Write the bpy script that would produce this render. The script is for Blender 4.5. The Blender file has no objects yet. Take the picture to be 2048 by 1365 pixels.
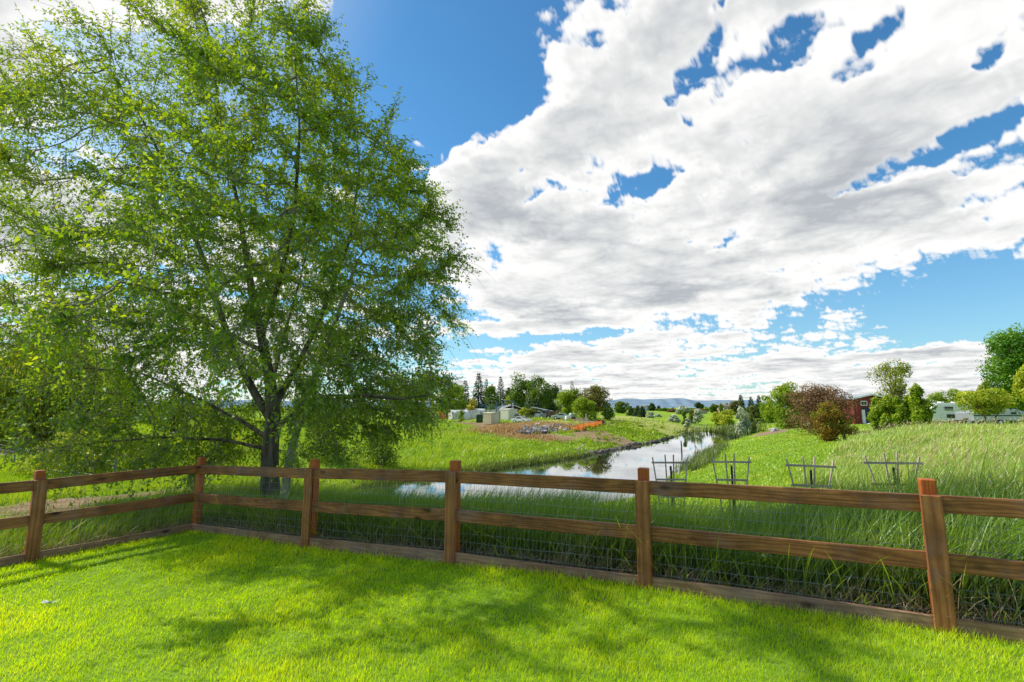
import bpy, bmesh, math, random
import numpy as np
from mathutils import Vector, Matrix, kdtree
from mathutils import noise as mnoise

random.seed(7)
rng = np.random.default_rng(7)
S = bpy.context.scene
COL = S.collection
# ---------------------------------------------------------------- camera model
FP = 995.0                     # focal length in photo pixels (2048 wide)
PITCH = math.atan(133.0 / FP)
CP, SP = math.cos(PITCH), math.sin(PITCH)
CZ = 1.8                       # eye height; lawn by the right post is z = 0

def ray(px, py):
    xv = (px - 1024.0) / FP
    yv = -(py - 682.5) / FP
    return xv, CP - SP * yv, SP + CP * yv          # right, forward, up

def at(px, py, D):
    x, f, u = ray(px, py)
    return Vector((x / f * D, D, CZ + u / f * D))

def mpp(D, py=830):            # metres per photo pixel at forward distance D
    return D / ray(1024, py)[1] / FP

WATER = CZ - 4.8
# ---------------------------------------------------------------- terrain
LP = [(-7.9, 5.05), (-6.45, 7.0), (-5.32, 8.6), (-2.90, 7.35), (-0.74, 6.32), (1.37, 5.38), (3.48, 4.27), (5.55, 3.18)]
LZ = [-0.27, -0.27, -0.25, -0.16, -0.07, -0.05, -0.01, 0.0]
# lawn height: smooth function of the left-right position
def lawn_z(x, y):
    return np.interp(x, [-9, -6, -3, 0, 3, 6], [-0.28, -0.26, -0.16, -0.06, -0.01, 0.0]) + 0.02 * np.sin(x * 1.1 + 1) * np.cos(y * 0.9)

def side(x, y, a, b):
    return (b[0] - a[0]) * (y - a[1]) - (b[1] - a[1]) * (x - a[0])
C2, C7, C0 = LP[2], LP[7], LP[0]
def fence_line_y(x):
    xs = [-60] + [C0[0] - 30] + [p[0] for p in LP] + [60]
    ys = [-60] + [C0[1] - 30] + [p[1] for p in LP] + [-25]
    return np.interp(x, xs, ys)
def out_dist(x, y):            # >0 beyond the fence
    l = [(C0[0] * 2 - C2[0], C0[1] * 2 - C2[1])] + LP + [(C7[0] + 20, C7[1] - 10.5)]
    best = np.full(np.shape(x), 1e9)
    for a, b in zip(l[:-1], l[1:]):
        dx, dy = b[0] - a[0], b[1] - a[1]
        t = np.clip(((x - a[0]) * dx + (y - a[1]) * dy) / (dx * dx + dy * dy), 0, 1)
        best = np.minimum(best, np.hypot(x - a[0] - t * dx, y - a[1] - t * dy))
    return np.where(y > fence_line_y(x), best, -best)

ctl = []
def cp(px, py, D): 
    v = at(px, py, D); ctl.append((v.x, v.y, v.z - (.24 if px >= 1690 and 9.9 < D < 29 else 0)))
def cz(px, D, z): 
    v = at(px, 830, D); ctl.append((v.x, v.y, z + CZ))
for (x, y), z in zip(LP, LZ):
    ctl.append((x, y, z)); 
    ctl.append((x * .8, y * .8 - .3, float(lawn_z(x * .8, y * .8))))
for x in (-4, -2, 0, 2, 4): ctl.append((x, 1.2, float(lawn_z(x, 1.2))))
for x in (-30, -12, 0, 12, 30): ctl.append((x, -8.0, 0.0)); ctl.append((x, -60.0, 0.0))
for x, y, z in ((-20, 3, -.4), (20, 2, .3), (8, 3.2, .12), (10.5, 5, .35), (6.2, 4.2, .06)): ctl.append((x, y, z))
# slope down to the pond
for px in (950, 1150): 
    cz(px, 10, -2.45); cz(px, 15, -3.4); cz(px, 20, -4.25); cz(px, 24.5, -4.8); cz(px, 32, -5.5)
cz(780, 10, -2.45); cz(780, 15, -3.3); cz(780, 20, -4.1); cz(790, 24, -4.8); cz(850, 29, -5.3)
cz(640, 11, -2.35); cz(650, 16, -2.9); cz(650, 22, -3.9); cz(700, 28, -4.7); cz(640, 32, -4.3)
cz(1300, 8, -2.2); cz(1300, 12, -3.0); cz(1280, 18, -3.9); cp(1275, 1000, 26.6); cz(1250, 34, -5.5)
# left side, near
for p in ((60, 1030, 10.5), (300, 1000, 13.2), (540, 985, 13), (460, 970, 16), (300, 945, 20), (100, 950, 18), (-150, 960, 16),
          (560, 940, 22), (300, 900, 32), (100, 905, 27), (-200, 900, 28), (80, 882, 33), (-300, 870, 42), (600, 910, 36),
          (300, 868, 48), (500, 868, 52), (100, 862, 52), (300, 846, 80), (520, 846, 85), (80, 845, 80), (-300, 843, 90), (700, 870, 56), (740, 900, 44)): cp(*p)
# left shoreline and bank
SHL = [(700, 982), (740, 970), (840, 957), (930, 950), (1000, 938), (1100, 925), (1180, 911), (1250, 897), (1310, 885), (1350, 874), (1385, 862)]
SHR = [(1330, 957), (1355, 946), (1400, 922), (1445, 898), (1455, 885), (1475, 874)]
def wat_D(py):
    _, f, u = ray(1024, py); return -4.8 / (u / f)
for px, py in SHL + SHR: cz(px, wat_D(py), -4.8)
for px, py in ((900, 975), (1000, 965), (1100, 950), (1200, 930), (1300, 905), (1370, 885), (1410, 880), (1430, 868)): cz(px, wat_D(py), -5.6)
for p in ((820, 930, 40), (860, 900, 50), (940, 905, 47), (1000, 900, 50), (1080, 895, 53), (760, 935, 38), (700, 950, 33), (880, 870, 78), (960, 868, 80), (1040, 880, 70), (1150, 885, 66),
          (850, 846, 100), (900, 845, 102), (985, 848, 96), (930, 838, 118), (840, 836, 120), (1030, 842, 100), (1010, 860, 84), (1075, 868, 74),
          (1100, 852, 84), (1160, 862, 76), (1180, 852, 88), (1200, 872, 68), (1110, 838, 108), (1060, 836, 112), (1210, 845, 96), (1150, 838, 104),
          (1250, 880, 70), (1245, 862, 78), (1300, 868, 80), (1235, 848, 100), (1290, 850, 100), (1340, 862, 92), (1340, 850, 112), (1240, 836, 135), (1300, 840, 130), (1380, 851, 120),
          (1240, 826, 190), (1290, 832, 170), (1350, 838, 150), (1400, 846, 140), (1440, 848, 128), (1500, 842, 120), (1480, 858, 92),
          (1330, 827, 230), (1400, 829, 220), (1480, 830, 200), (1540, 838, 110), (1400, 822, 330), (1280, 821, 330), (1500, 822, 330),
          # right bank
          (1500, 905, 42), (1540, 880, 50), (1560, 858, 66), (1500, 875, 62), (1600, 868, 52), (1650, 890, 36), (1700, 884, 28), (1600, 900, 32), (1500, 940, 26), (1430, 940, 32),
          (1400, 965, 21), (1480, 965, 17), (1600, 945, 16), (1600, 985, 11), (1750, 905, 17), (1700, 960, 10.5), (1850, 930, 11), (1950, 905, 10.5), (2150, 900, 11),
          (1760, 862, 26), (1850, 856, 24), (1950, 854, 23), (2100, 852, 24), (2300, 860, 22), (1780, 872, 20), (2000, 880, 14), (2048, 1000, 6.6), (2400, 960, 9),
          (1740, 851, 60), (1700, 866, 60), (1850, 849, 58), (1950, 850, 56), (2050, 848, 50), (2300, 848, 50), (1780, 842, 85), (1720, 850, 80), (1900, 838, 100), (2100, 838, 100), (2400, 838, 100),
          (1640, 872, 45), (1680, 872, 45), (1600, 845, 85)): cp(*p)
for px in range(-600, 2800, 260):
    for D, z in ((170, -3.2), (330, -3.8), (700, -4.2), (1500, -4.5), (4000, -5), (9000, -6)):
        if 1150 < px < 1600 and D < 340: continue
        cz(px, D, z)
ctl = np.array(ctl)
def chart(x, y):
    r = np.hypot(x, y + 1e-9) + 0.6
    th = np.arctan2(x, y)
    return np.stack([th * 2.6, np.log(r) * 2.0], -1)
CC = chart(ctl[:, 0], ctl[:, 1])
def kern(d2): return np.sqrt(d2 + 0.02)
K = kern(((CC[:, None] - CC[None]) ** 2).sum(-1)) - 0.0
K = K - np.eye(len(K)) * 0.012
RBW = np.linalg.solve(np.block([[K, np.ones((len(K), 1))], [np.ones((1, len(K))), np.zeros((1, 1))]]), np.append(ctl[:, 2], 0))
def terrain(x, y):
    x = np.asarray(x, float).ravel(); y = np.asarray(y, float).ravel()
    out = np.empty(len(x))
    for i in range(0, len(x), 20000):
        c = chart(x[i:i + 20000], y[i:i + 20000])
        d2 = ((c[:, None] - CC[None]) ** 2).sum(-1)
        out[i:i + 20000] = kern(d2) @ RBW[:-1] + RBW[-1]
    od = out_dist(x, y)
    # lawn side follows the lawn
    t = np.clip(-od / 0.5 + 0.5, 0, 1)
    near = (y > -9) & (np.hypot(x, y) < 14)
    t = np.where(near, t, 0)
    out = out * (1 - t) + (lawn_z(x, y) - 0.03) * t
    r = np.hypot(x, y)
    amp = np.clip((od - 1) / 6, 0, 1) * np.clip(1.2 - r / 300, 0.2, 1)
    out += amp * (0.05 * np.sin(x * .9 + .7 * np.sin(y * .5)) * np.sin(y * .7 + 1.3) + 0.04 * np.sin(x * .37 + 2) * np.cos(y * .29))
    return out
def gz(x, y): return float(terrain([x], [y])[0])

# ---------------------------------------------------------------- node helpers
def new_mat(name):
    m = bpy.data.materials.new(name); m.use_nodes = True
    nt = m.node_tree; nt.nodes.clear()
    out = nt.nodes.new('ShaderNodeOutputMaterial')
    return m, nt, out
def N(nt, t, **kw):
    n = nt.nodes.new(t)
    for k, v in kw.items():
        if k.startswith('i_'):
            key = k[2:]; key = int(key) if key.isdigit() else key.replace('_', ' ')
            n.inputs[key].default_value = v
        else: setattr(n, k, v)
    return n
def L(nt, a, b): nt.links.new(a, b)
def ramp(nt, fac, stops, interp='LINEAR'):
    r = nt.nodes.new('ShaderNodeValToRGB'); r.color_ramp.interpolation = interp
    e = r.color_ramp.elements
    while len(e) < len(stops): e.new(0.5)
    for i, (p, c) in enumerate(stops):
        e[i].position = p; e[i].color = (*c, 1) if len(c) == 3 else c
    if fac is not None: L(nt, fac, r.inputs[0])
    return r.outputs[0]
def mixc(nt, fac, a, b, mode='MIX'):
    m = nt.nodes.new('ShaderNodeMix'); m.data_type = 'RGBA'; m.blend_type = mode
    for s, v in ((m.inputs[0], fac), (m.inputs[6], a), (m.inputs[7], b)):
        if isinstance(v, (int, float)): s.default_value = v
        elif isinstance(v, tuple): s.default_value = (*v, 1) if len(v) == 3 else v
        else: L(nt, v, s)
    return m.outputs[2]
def math_(nt, op, a, b=None, c=None):
    m = nt.nodes.new('ShaderNodeMath'); m.operation = op
    for s, v in zip(m.inputs, (a, b, c)):
        if v is None: continue
        if isinstance(v, (int, float)): s.default_value = v
        else: L(nt, v, s)
    return m.outputs[0]
def noise_tex(nt, vec, scale, detail=4, rough=.55, dist=0.0, out=0):
    n = nt.nodes.new('ShaderNodeTexNoise'); n.inputs['Scale'].default_value = scale
    n.inputs['Detail'].default_value = detail; n.inputs['Roughness'].default_value = rough; n.inputs['Distortion'].default_value = dist
    if vec is not None: L(nt, vec, n.inputs['Vector'])
    return n.outputs[out]

def leaf_mat(name, stops, trans=0.5, gloss=0.12, tint=(1.25, 1.15, .55), attr='v', rough=.45):
    """foliage: colour from a per-leaf number, diffuse + translucent + a little sheen"""
    m, nt, out = new_mat(name)
    a = N(nt, 'ShaderNodeAttribute', attribute_name=attr)
    c = ramp(nt, a.outputs['Fac'], stops)
    d = N(nt, 'ShaderNodeBsdfDiffuse'); L(nt, c, d.inputs[0])
    t = N(nt, 'ShaderNodeBsdfTranslucent')
    L(nt, mixc(nt, 1.0, c, tint, 'MULTIPLY'), t.inputs[0])
    mx = N(nt, 'ShaderNodeMixShader'); mx.inputs[0].default_value = trans
    L(nt, d.outputs[0], mx.inputs[1]); L(nt, t.outputs[0], mx.inputs[2])
    g = N(nt, 'ShaderNodeBsdfGlossy'); g.inputs['Roughness'].default_value = rough; g.inputs[0].default_value = (.8, .9, .8, 1)
    m2 = N(nt, 'ShaderNodeMixShader'); m2.inputs[0].default_value = gloss * .5
    L(nt, mx.outputs[0], m2.inputs[1]); L(nt, g.outputs[0], m2.inputs[2])
    L(nt, m2.outputs[0], out.inputs[0])
    return m
def grass_mat(name, low, high_stops, trans=.45, gloss=.05, tint=(1.3, 1.2, .5), seed=None):
    """blades: dark at the foot, colour by blade, lighter tip"""
    m, nt, out = new_mat(name)
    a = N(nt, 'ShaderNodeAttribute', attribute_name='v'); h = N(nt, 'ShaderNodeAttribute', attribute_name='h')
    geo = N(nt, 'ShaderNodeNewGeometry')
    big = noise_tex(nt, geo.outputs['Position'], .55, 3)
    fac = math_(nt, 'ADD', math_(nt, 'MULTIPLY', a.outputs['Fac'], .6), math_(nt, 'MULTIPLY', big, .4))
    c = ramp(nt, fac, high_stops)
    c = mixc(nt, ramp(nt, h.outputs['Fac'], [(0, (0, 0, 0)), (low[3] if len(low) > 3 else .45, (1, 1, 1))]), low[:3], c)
    if seed: c = mixc(nt, ramp(nt, h.outputs['Fac'], [(.72, (0, 0, 0)), (.80, (1, 1, 1))]), c, seed)
    d = N(nt, 'ShaderNodeBsdfDiffuse'); L(nt, c, d.inputs[0])
    t = N(nt, 'ShaderNodeBsdfTranslucent'); L(nt, mixc(nt, 1.0, c, tint, 'MULTIPLY'), t.inputs[0])
    mx = N(nt, 'ShaderNodeMixShader'); mx.inputs[0].default_value = trans
    L(nt, d.outputs[0], mx.inputs[1]); L(nt, t.outputs[0], mx.inputs[2])
    g = N(nt, 'ShaderNodeBsdfGlossy'); g.inputs['Roughness'].default_value = .4; g.inputs[0].default_value = (.8, .9, .8, 1)
    m2 = N(nt, 'ShaderNodeMixShader'); m2.inputs[0].default_value = gloss
    L(nt, mx.outputs[0], m2.inputs[1]); L(nt, g.outputs[0], m2.inputs[2]); L(nt, m2.outputs[0], out.inputs[0])
    return m
def plain_mat(name, col, rough=.6, var=.15, scale=3.0, metal=0.0, bump=.0, col2=None, streak=False, spec=.5):
    m, nt, out = new_mat(name)
    tc = N(nt, 'ShaderNodeTexCoord')
    vec = tc.outputs['Object']
    if streak:
        mp = N(nt, 'ShaderNodeMapping'); mp.inputs['Scale'].default_value = (1, 1, .15); L(nt, vec, mp.inputs[0]); vec = mp.outputs[0]
    n = noise_tex(nt, vec, scale, 6, .6)
    lo = tuple(c * (1 - var) for c in col) if col2 is None else col2
    hi = tuple(min(1, c * (1 + var)) for c in col)
    c = ramp(nt, n, [(.3, lo), (.7, hi)])
    p = N(nt, 'ShaderNodeBsdfPrincipled'); L(nt, c, p.inputs['Base Color'])
    p.inputs['Roughness'].default_value = rough; p.inputs['Metallic'].default_value = metal
    p.inputs['Specular IOR Level'].default_value = spec
    if bump:
        b = N(nt, 'ShaderNodeBump'); b.inputs['Strength'].default_value = bump; b.inputs['Distance'].default_value = .02
        L(nt, noise_tex(nt, vec, scale * 6, 4), b.inputs['Height']); L(nt, b.outputs[0], p.inputs['Normal'])
    L(nt, p.outputs[0], out.inputs[0])
    return m
def wood_mat(name, dark, mid, light, knot=True, rough=.55, coarse=1.0, axis='X'):
    """stained lumber, grain along the local long axis, knots, checks; a random offset per board"""
    m, nt, out = new_mat(name)
    tc = N(nt, 'ShaderNodeTexCoord'); oi = N(nt, 'ShaderNodeObjectInfo')
    off = N(nt, 'ShaderNodeVectorMath', operation='SCALE'); off.inputs[0].default_value = (13.1, 7.7, 5.3); L(nt, oi.outputs['Random'], off.inputs['Scale'])
    add = N(nt, 'ShaderNodeVectorMath', operation='ADD'); L(nt, tc.outputs['Object'], add.inputs[0]); L(nt, off.outputs[0], add.inputs[1])
    mp = N(nt, 'ShaderNodeMapping'); mp.inputs['Scale'].default_value = {'X': (.55, 5, 5), 'Z': (5, 5, .55)}[axis]; L(nt, add.outputs[0], mp.inputs[0])
    warp = noise_tex(nt, mp.outputs[0], 1.1, 3, .5, 0, 1)
    wv = N(nt, 'ShaderNodeVectorMath', operation='MULTIPLY_ADD'); L(nt, warp, wv.inputs[0]); wv.inputs[1].default_value = (.5, .9, .9); L(nt, mp.outputs[0], wv.inputs[2])
    w = N(nt, 'ShaderNodeTexWave', wave_type='RINGS', rings_direction=axis if axis == 'X' else 'Z'); w.inputs['Scale'].default_value = 2.6 * coarse
    w.inputs['Distortion'].default_value = 5.0; w.inputs['Detail'].default_value = 3; w.inputs['Detail Scale'].default_value = 1.2
    L(nt, wv.outputs[0], w.inputs[0])
    fib_mp = N(nt, 'ShaderNodeMapping'); fib_mp.inputs['Scale'].default_value = {'X': (1.5, 60, 60), 'Z': (60, 60, 1.5)}[axis]; L(nt, add.outputs[0], fib_mp.inputs[0])
    fib = noise_tex(nt, fib_mp.outputs[0], 2, 4, .6)
    g = math_(nt, 'ADD', math_(nt, 'MULTIPLY', w.outputs[1], .30), math_(nt, 'MULTIPLY_ADD', fib, .55, .10))
    c = ramp(nt, g, [(.18, dark), (.5, mid), (.85, light)])
    blot = noise_tex(nt, add.outputs[0], 3.0, 5, .65)
    c = mixc(nt, ramp(nt, blot, [(.38, (.55, .55, .55)), (.62, (0, 0, 0))]), c, tuple(v * .55 for v in dark))
    grey = noise_tex(nt, add.outputs[0], 1.3, 6, .7)
    c = mixc(nt, ramp(nt, grey, [(.50, (0, 0, 0)), (.70, (.45, .45, .45))]), c, tuple(.6 * (a_ + b_) / 2 + .05 for a_, b_ in zip(mid, light[::-1])))
    if knot:
        kv = N(nt, 'ShaderNodeMapping'); kv.inputs['Scale'].default_value = {'X': (2.2, 5.5, 5.5), 'Z': (5.5, 5.5, 2.2)}[axis]; L(nt, add.outputs[0], kv.inputs[0])
        vo = N(nt, 'ShaderNodeTexVoronoi'); vo.inputs['Scale'].default_value = .8; L(nt, kv.outputs[0], vo.inputs['Vector'])
        c = mixc(nt, ramp(nt, vo.outputs['Distance'], [(.06, (1, 1, 1)), (.16, (0, 0, 0))]), c, tuple(v * .3 for v in dark))
    p = N(nt, 'ShaderNodeBsdfPrincipled'); L(nt, c, p.inputs['Base Color']); p.inputs['Roughness'].default_value = rough
    p.inputs['Specular IOR Level'].default_value = .35
    b = N(nt, 'ShaderNodeBump'); b.inputs['Strength'].default_value = .45; b.inputs['Distance'].default_value = .004
    L(nt, g, b.inputs['Height']); L(nt, b.outputs[0], p.inputs['Normal'])
    L(nt, p.outputs[0], out.inputs[0])
    return m

# ---------------------------------------------------------------- mesh helpers
def link(o, parent=None):
    COL.objects.link(o)
    if parent is not None: o.parent = parent
    return o
def mesh_obj(name, verts, faces, mat, parent=None, smooth=False, attrs=None):
    """verts (n,3) array, faces (m,k) array with one k"""
    verts = np.ascontiguousarray(verts, dtype=np.float32); faces = np.ascontiguousarray(faces, dtype=np.int32)
    me = bpy.data.meshes.new(name)
    k = faces.shape[1]; m = len(faces)
    me.vertices.add(len(verts)); me.vertices.foreach_set('co', verts.ravel())
    me.loops.add(m * k); me.loops.foreach_set('vertex_index', faces.ravel())
    me.polygons.add(m); me.polygons.foreach_set('loop_start', np.arange(0, m * k, k, dtype=np.int32))
    me.polygons.foreach_set('loop_total', np.full(m, k, dtype=np.int32))
    if smooth: me.polygons.foreach_set('use_smooth', np.ones(m, dtype=bool))
    me.update(calc_edges=True)
    for n, a in (attrs or {}).items():
        at_ = me.attributes.new(n, 'FLOAT', 'POINT'); at_.data.foreach_set('value', np.ascontiguousarray(a, dtype=np.float32))
    me.materials.append(mat)
    return link(bpy.data.objects.new(name, me), parent)
def tag(o, label=None, cat=None, group=None, kind=None):
    if label: o['label'] = label
    if cat: o['category'] = cat
    if group: o['group'] = group
    if kind: o['kind'] = kind
    return o
def empty(name, loc, rz=0, label=None, cat=None, group=None):
    o = bpy.data.objects.new(name, None); COL.objects.link(o); o.location = loc; o.rotation_euler = (0, 0, rz); o.empty_display_size = .2
    return tag(o, label, cat, group)
class MB:
    """collects simple shapes into one mesh"""
    def __init__(s): s.v = []; s.f = []
    def box(s, c, d, rot=None, taper=1.0):
        b = len(s.v); M = rot if rot is not None else Matrix.Identity(3)
        for z in (-.5, .5):
            k = taper if z > 0 else 1
            for x, y in ((-.5, -.5), (.5, -.5), (.5, .5), (-.5, .5)):
                s.v.append(tuple(Vector(c) + M @ Vector((x * d[0] * k, y * d[1] * k, z * d[2]))))
        s.f += [(b, b + 3, b + 2, b + 1), (b + 4, b + 5, b + 6, b + 7)] + [(b + i, b + (i + 1) % 4, b + 4 + (i + 1) % 4, b + 4 + i) for i in range(4)]
        return s
    def bar(s, a, b, w, h=None, n=4):
        a, b = Vector(a), Vector(b); h = h or w
        d = (b - a); q = d.to_track_quat('Z', 'Y').to_matrix()
        return s.box((a + b) / 2, (w, h, d.length), q)
    def tube(s, pts, rad, n=8, cap=True):
        pts = [Vector(p) for p in pts]
        if isinstance(rad, (int, float)): rad = [rad] * len(pts)
        rings = []; up = Vector((.01, 1, .02))
        for i, p in enumerate(pts):
            t = (pts[min(i + 1, len(pts) - 1)] - pts[max(i - 1, 0)]).normalized()
            u = t.cross(up).normalized() if abs(t.dot(up.normalized())) < .98 else t.cross(Vector((1, 0, 0))).normalized()
            w = t.cross(u); b = len(s.v)
            for k in range(n):
                a = 2 * math.pi * k / n; s.v.append(tuple(p + (u * math.cos(a) + w * math.sin(a)) * rad[i]))
            rings.append(b)
        for a, b in zip(rings[:-1], rings[1:]):
            for k in range(n): s.f.append((a + k, a + (k + 1) % n, b + (k + 1) % n, b + k))
        if cap: s.f.append(tuple(rings[0] + k for k in range(n))[::-1]); s.f.append(tuple(rings[-1] + k for k in range(n)))
        return s
    def prism(s, prof, y0, y1):
        """profile in xz extruded along y"""
        b = len(s.v); n = len(prof)
        for y in (y0, y1):
            for x, z in prof: s.v.append((x, y, z))
        s.f.append(tuple(b + i for i in range(n))); s.f.append(tuple(b + n + i for i in range(n))[::-1])
        for i in range(n): s.f.append((b + i, b + n + i, b + n + (i + 1) % n, b + (i + 1) % n))
        return s
    def build(s, name, mat, parent=None, bevel=0, smooth=False, seg=1):
        me = bpy.data.meshes.new(name); me.from_pydata(s.v, [], s.f)
        bm = bmesh.new(); bm.from_mesh(me); bmesh.ops.recalc_face_normals(bm, faces=bm.faces)
        if bevel: bmesh.ops.bevel(bm, geom=list(bm.edges), offset=bevel, segments=seg, affect='EDGES', profile=.6, clamp_overlap=True)
        if smooth:
            for f in bm.faces: f.smooth = True
        bm.to_mesh(me); bm.free(); me.materials.append(mat)
        return link(bpy.data.objects.new(name, me), parent)

def unit(a): return a / (np.linalg.norm(a, axis=-1, keepdims=True) + 1e-9)
def leaves(pos, d, nrm, ln, wd, fold=.25):
    """diamond shaped folded leaves; returns verts, faces(4)"""
    d = unit(d); s = unit(np.cross(d, nrm)); n = np.cross(s, d)
    n_ = len(pos); ln = np.broadcast_to(np.asarray(ln, float).reshape(-1, 1), (n_, 1)); wd = np.broadcast_to(np.asarray(wd, float).reshape(-1, 1), (n_, 1))
    m = pos + d * ln * .42 + n * wd * fold
    v = np.stack([pos, m - s * wd * .5, pos + d * ln - n * ln * .12, m + s * wd * .5], 1).reshape(-1, 3)
    f = np.arange(n_ * 4).reshape(-1, 4)
    return v, f
def grass(pos, h, w, lean, az, segs=2, rngl=rng, bend=.5):
    """ribbons: pos (n,3), height h, width w, lean = sideways reach as part of h, az direction"""
    n = len(pos); t = np.linspace(0, 1, segs + 1)
    dirv = np.stack([np.cos(az), np.sin(az), np.zeros(n)], -1)
    fa = rngl.uniform(0, math.pi, n); face = np.stack([np.cos(fa), np.sin(fa), np.zeros(n)], -1)
    V = []; H = []
    for k, tt in enumerate(t[:-1]):
        c = pos + np.stack([np.zeros(n), np.zeros(n), h * (tt - bend * lean * tt * tt * .5)], -1) + dirv * (h * lean * tt ** 1.8)[:, None]
        ww = (w * (1 - tt * .55) * .5)[:, None]
        V += [c - face * ww, c + face * ww]; H += [np.full(n, tt)] * 2
    c = pos + np.stack([np.zeros(n), np.zeros(n), h * (1 - bend * lean * .5)], -1) + dirv * (h * lean)[:, None]
    V.append(c); H.append(np.ones(n))
    nv = 2 * segs + 1
    V = np.stack(V, 1).reshape(-1, 3); H = np.stack(H, 1).ravel()
    base = np.arange(n)[:, None] * nv; F = []
    for k in range(segs - 1):
        F.append(base + np.array([2 * k, 2 * k + 1, 2 * k + 3])); F.append(base + np.array([2 * k, 2 * k + 3, 2 * k + 2]))
    F.append(base + np.array([2 * segs - 2, 2 * segs - 1, 2 * segs]))
    return V, np.concatenate(F, 0), H
def grass_obj(name, pos, h, w, lean, az, mat, segs=2, label=None, cat='grass', v=None, bend=.5):
    V, F, H = grass(pos, h, w, lean, az, segs, bend=bend)
    v = rng.random(len(pos)) if v is None else v
    o = mesh_obj(name, V, F, mat, attrs={'v': np.repeat(v, 2 * segs + 1), 'h': H})
    return tag(o, label, cat, kind='stuff')

# ---------------------------------------------------------------- camera, sun, sky
cam = bpy.data.objects.new('camera', bpy.data.cameras.new('camera')); COL.objects.link(cam)
cam.location = (0, 0, CZ); cam.rotation_euler = (math.pi / 2 + PITCH, 0, 0)
cam.data.sensor_width = 36; cam.data.lens = FP / 2048 * 36; cam.data.clip_start = .05; cam.data.clip_end = 30000
S.camera = cam
S.cycles.max_bounces = 6; S.cycles.diffuse_bounces = 3; S.cycles.glossy_bounces = 3; S.cycles.transmission_bounces = 4; S.cycles.transparent_max_bounces = 4
S.cycles.caustics_reflective = False; S.cycles.caustics_refractive = False
S.view_settings.view_transform = 'Standard'; S.view_settings.look = 'None'; S.view_settings.exposure = 0; S.view_settings.gamma = 1
SUN_AZ, SUN_EL = math.radians(-67), math.radians(43)        # azimuth from +Y towards +X
sd = Vector((math.sin(SUN_AZ) * math.cos(SUN_EL), math.cos(SUN_AZ) * math.cos(SUN_EL), math.sin(SUN_EL)))
sl = bpy.data.lights.new('sun', 'SUN'); sl.energy = 5.0; sl.angle = math.radians(.55); sl.color = (1, .95, .84)
so = bpy.data.objects.new('sun', sl); COL.objects.link(so); so.rotation_euler = sd.to_track_quat('Z', 'Y').to_euler(); so.location = (0, 0, 30)

def build_world():
    w = bpy.data.worlds.new('World'); S.world = w; w.use_nodes = True; nt = w.node_tree; nt.nodes.clear()
    out = nt.nodes.new('ShaderNodeOutputWorld'); bg = nt.nodes.new('ShaderNodeBackground'); bg.inputs[1].default_value = .1
    L(nt, bg.outputs[0], out.inputs[0])
    sky = nt.nodes.new('ShaderNodeTexSky'); sky.sky_type = 'NISHITA'; sky.sun_disc = False
    sky.sun_elevation = SUN_EL; sky.sun_rotation = SUN_AZ; sky.air_density = 1.0; sky.dust_density = .4; sky.ozone_density = 2.5
    hs = nt.nodes.new('ShaderNodeHueSaturation'); hs.inputs['Saturation'].default_value = 1.18; hs.inputs['Value'].default_value = 1.0
    L(nt, sky.outputs[0], hs.inputs['Color'])
    skyc = mixc(nt, 1.0, hs.outputs[0], (1.08, 1.62, 1.66), 'MULTIPLY')
    tc = nt.nodes.new('ShaderNodeTexCoord'); sep = nt.nodes.new('ShaderNodeSeparateXYZ'); nrm = nt.nodes.new('ShaderNodeVectorMath'); nrm.operation = 'NORMALIZE'
    L(nt, tc.outputs['Generated'], nrm.inputs[0]); L(nt, nrm.outputs[0], sep.inputs[0])
    X, Y, Z = sep.outputs
    img = cloud_image()
    env = nt.nodes.new('ShaderNodeTexEnvironment'); env.image = img; env.interpolation = 'Linear'; L(nt, nrm.outputs[0], env.inputs[0])
    es = nt.nodes.new('ShaderNodeSeparateColor'); L(nt, env.outputs[0], es.inputs[0]); lum, alpha = es.outputs[0], es.outputs[1]
    cc = ramp(nt, lum, [(.48, (4.9, 5.2, 5.6)), (.70, (7.6, 7.75, 7.8)), (.88, (9.5, 9.5, 9.4)), (1.0, (10.4, 10.3, 10.1))])
    # bright veil in the part of the sky around the sun
    dt = nt.nodes.new('ShaderNodeVectorMath'); dt.operation = 'DOT_PRODUCT'; L(nt, nrm.outputs[0], dt.inputs[0]); dt.inputs[1].default_value = tuple(sd)
    glow = nt.nodes.new('ShaderNodeMapRange'); glow.interpolation_type = 'SMOOTHSTEP'; L(nt, dt.outputs['Value'], glow.inputs[0]); glow.inputs[1].default_value = .76; glow.inputs[2].default_value = 1.02
    glow.inputs[3].default_value = 0; glow.inputs[4].default_value = .6
    s2 = mixc(nt, glow.outputs[0], skyc, (11, 10.9, 10.6))
    # paler towards the horizon
    hz = nt.nodes.new('ShaderNodeMapRange'); hz.interpolation_type = 'SMOOTHSTEP'; L(nt, Z, hz.inputs[0]); hz.inputs[1].default_value = .36; hz.inputs[2].default_value = -.02; hz.inputs[3].default_value = 0; hz.inputs[4].default_value = .40
    s3 = mixc(nt, hz.outputs[0], s2, (4.2, 5.6, 7.2))
    fin = mixc(nt, alpha, s3, cc)
    L(nt, fin, bg.inputs[0])
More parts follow.
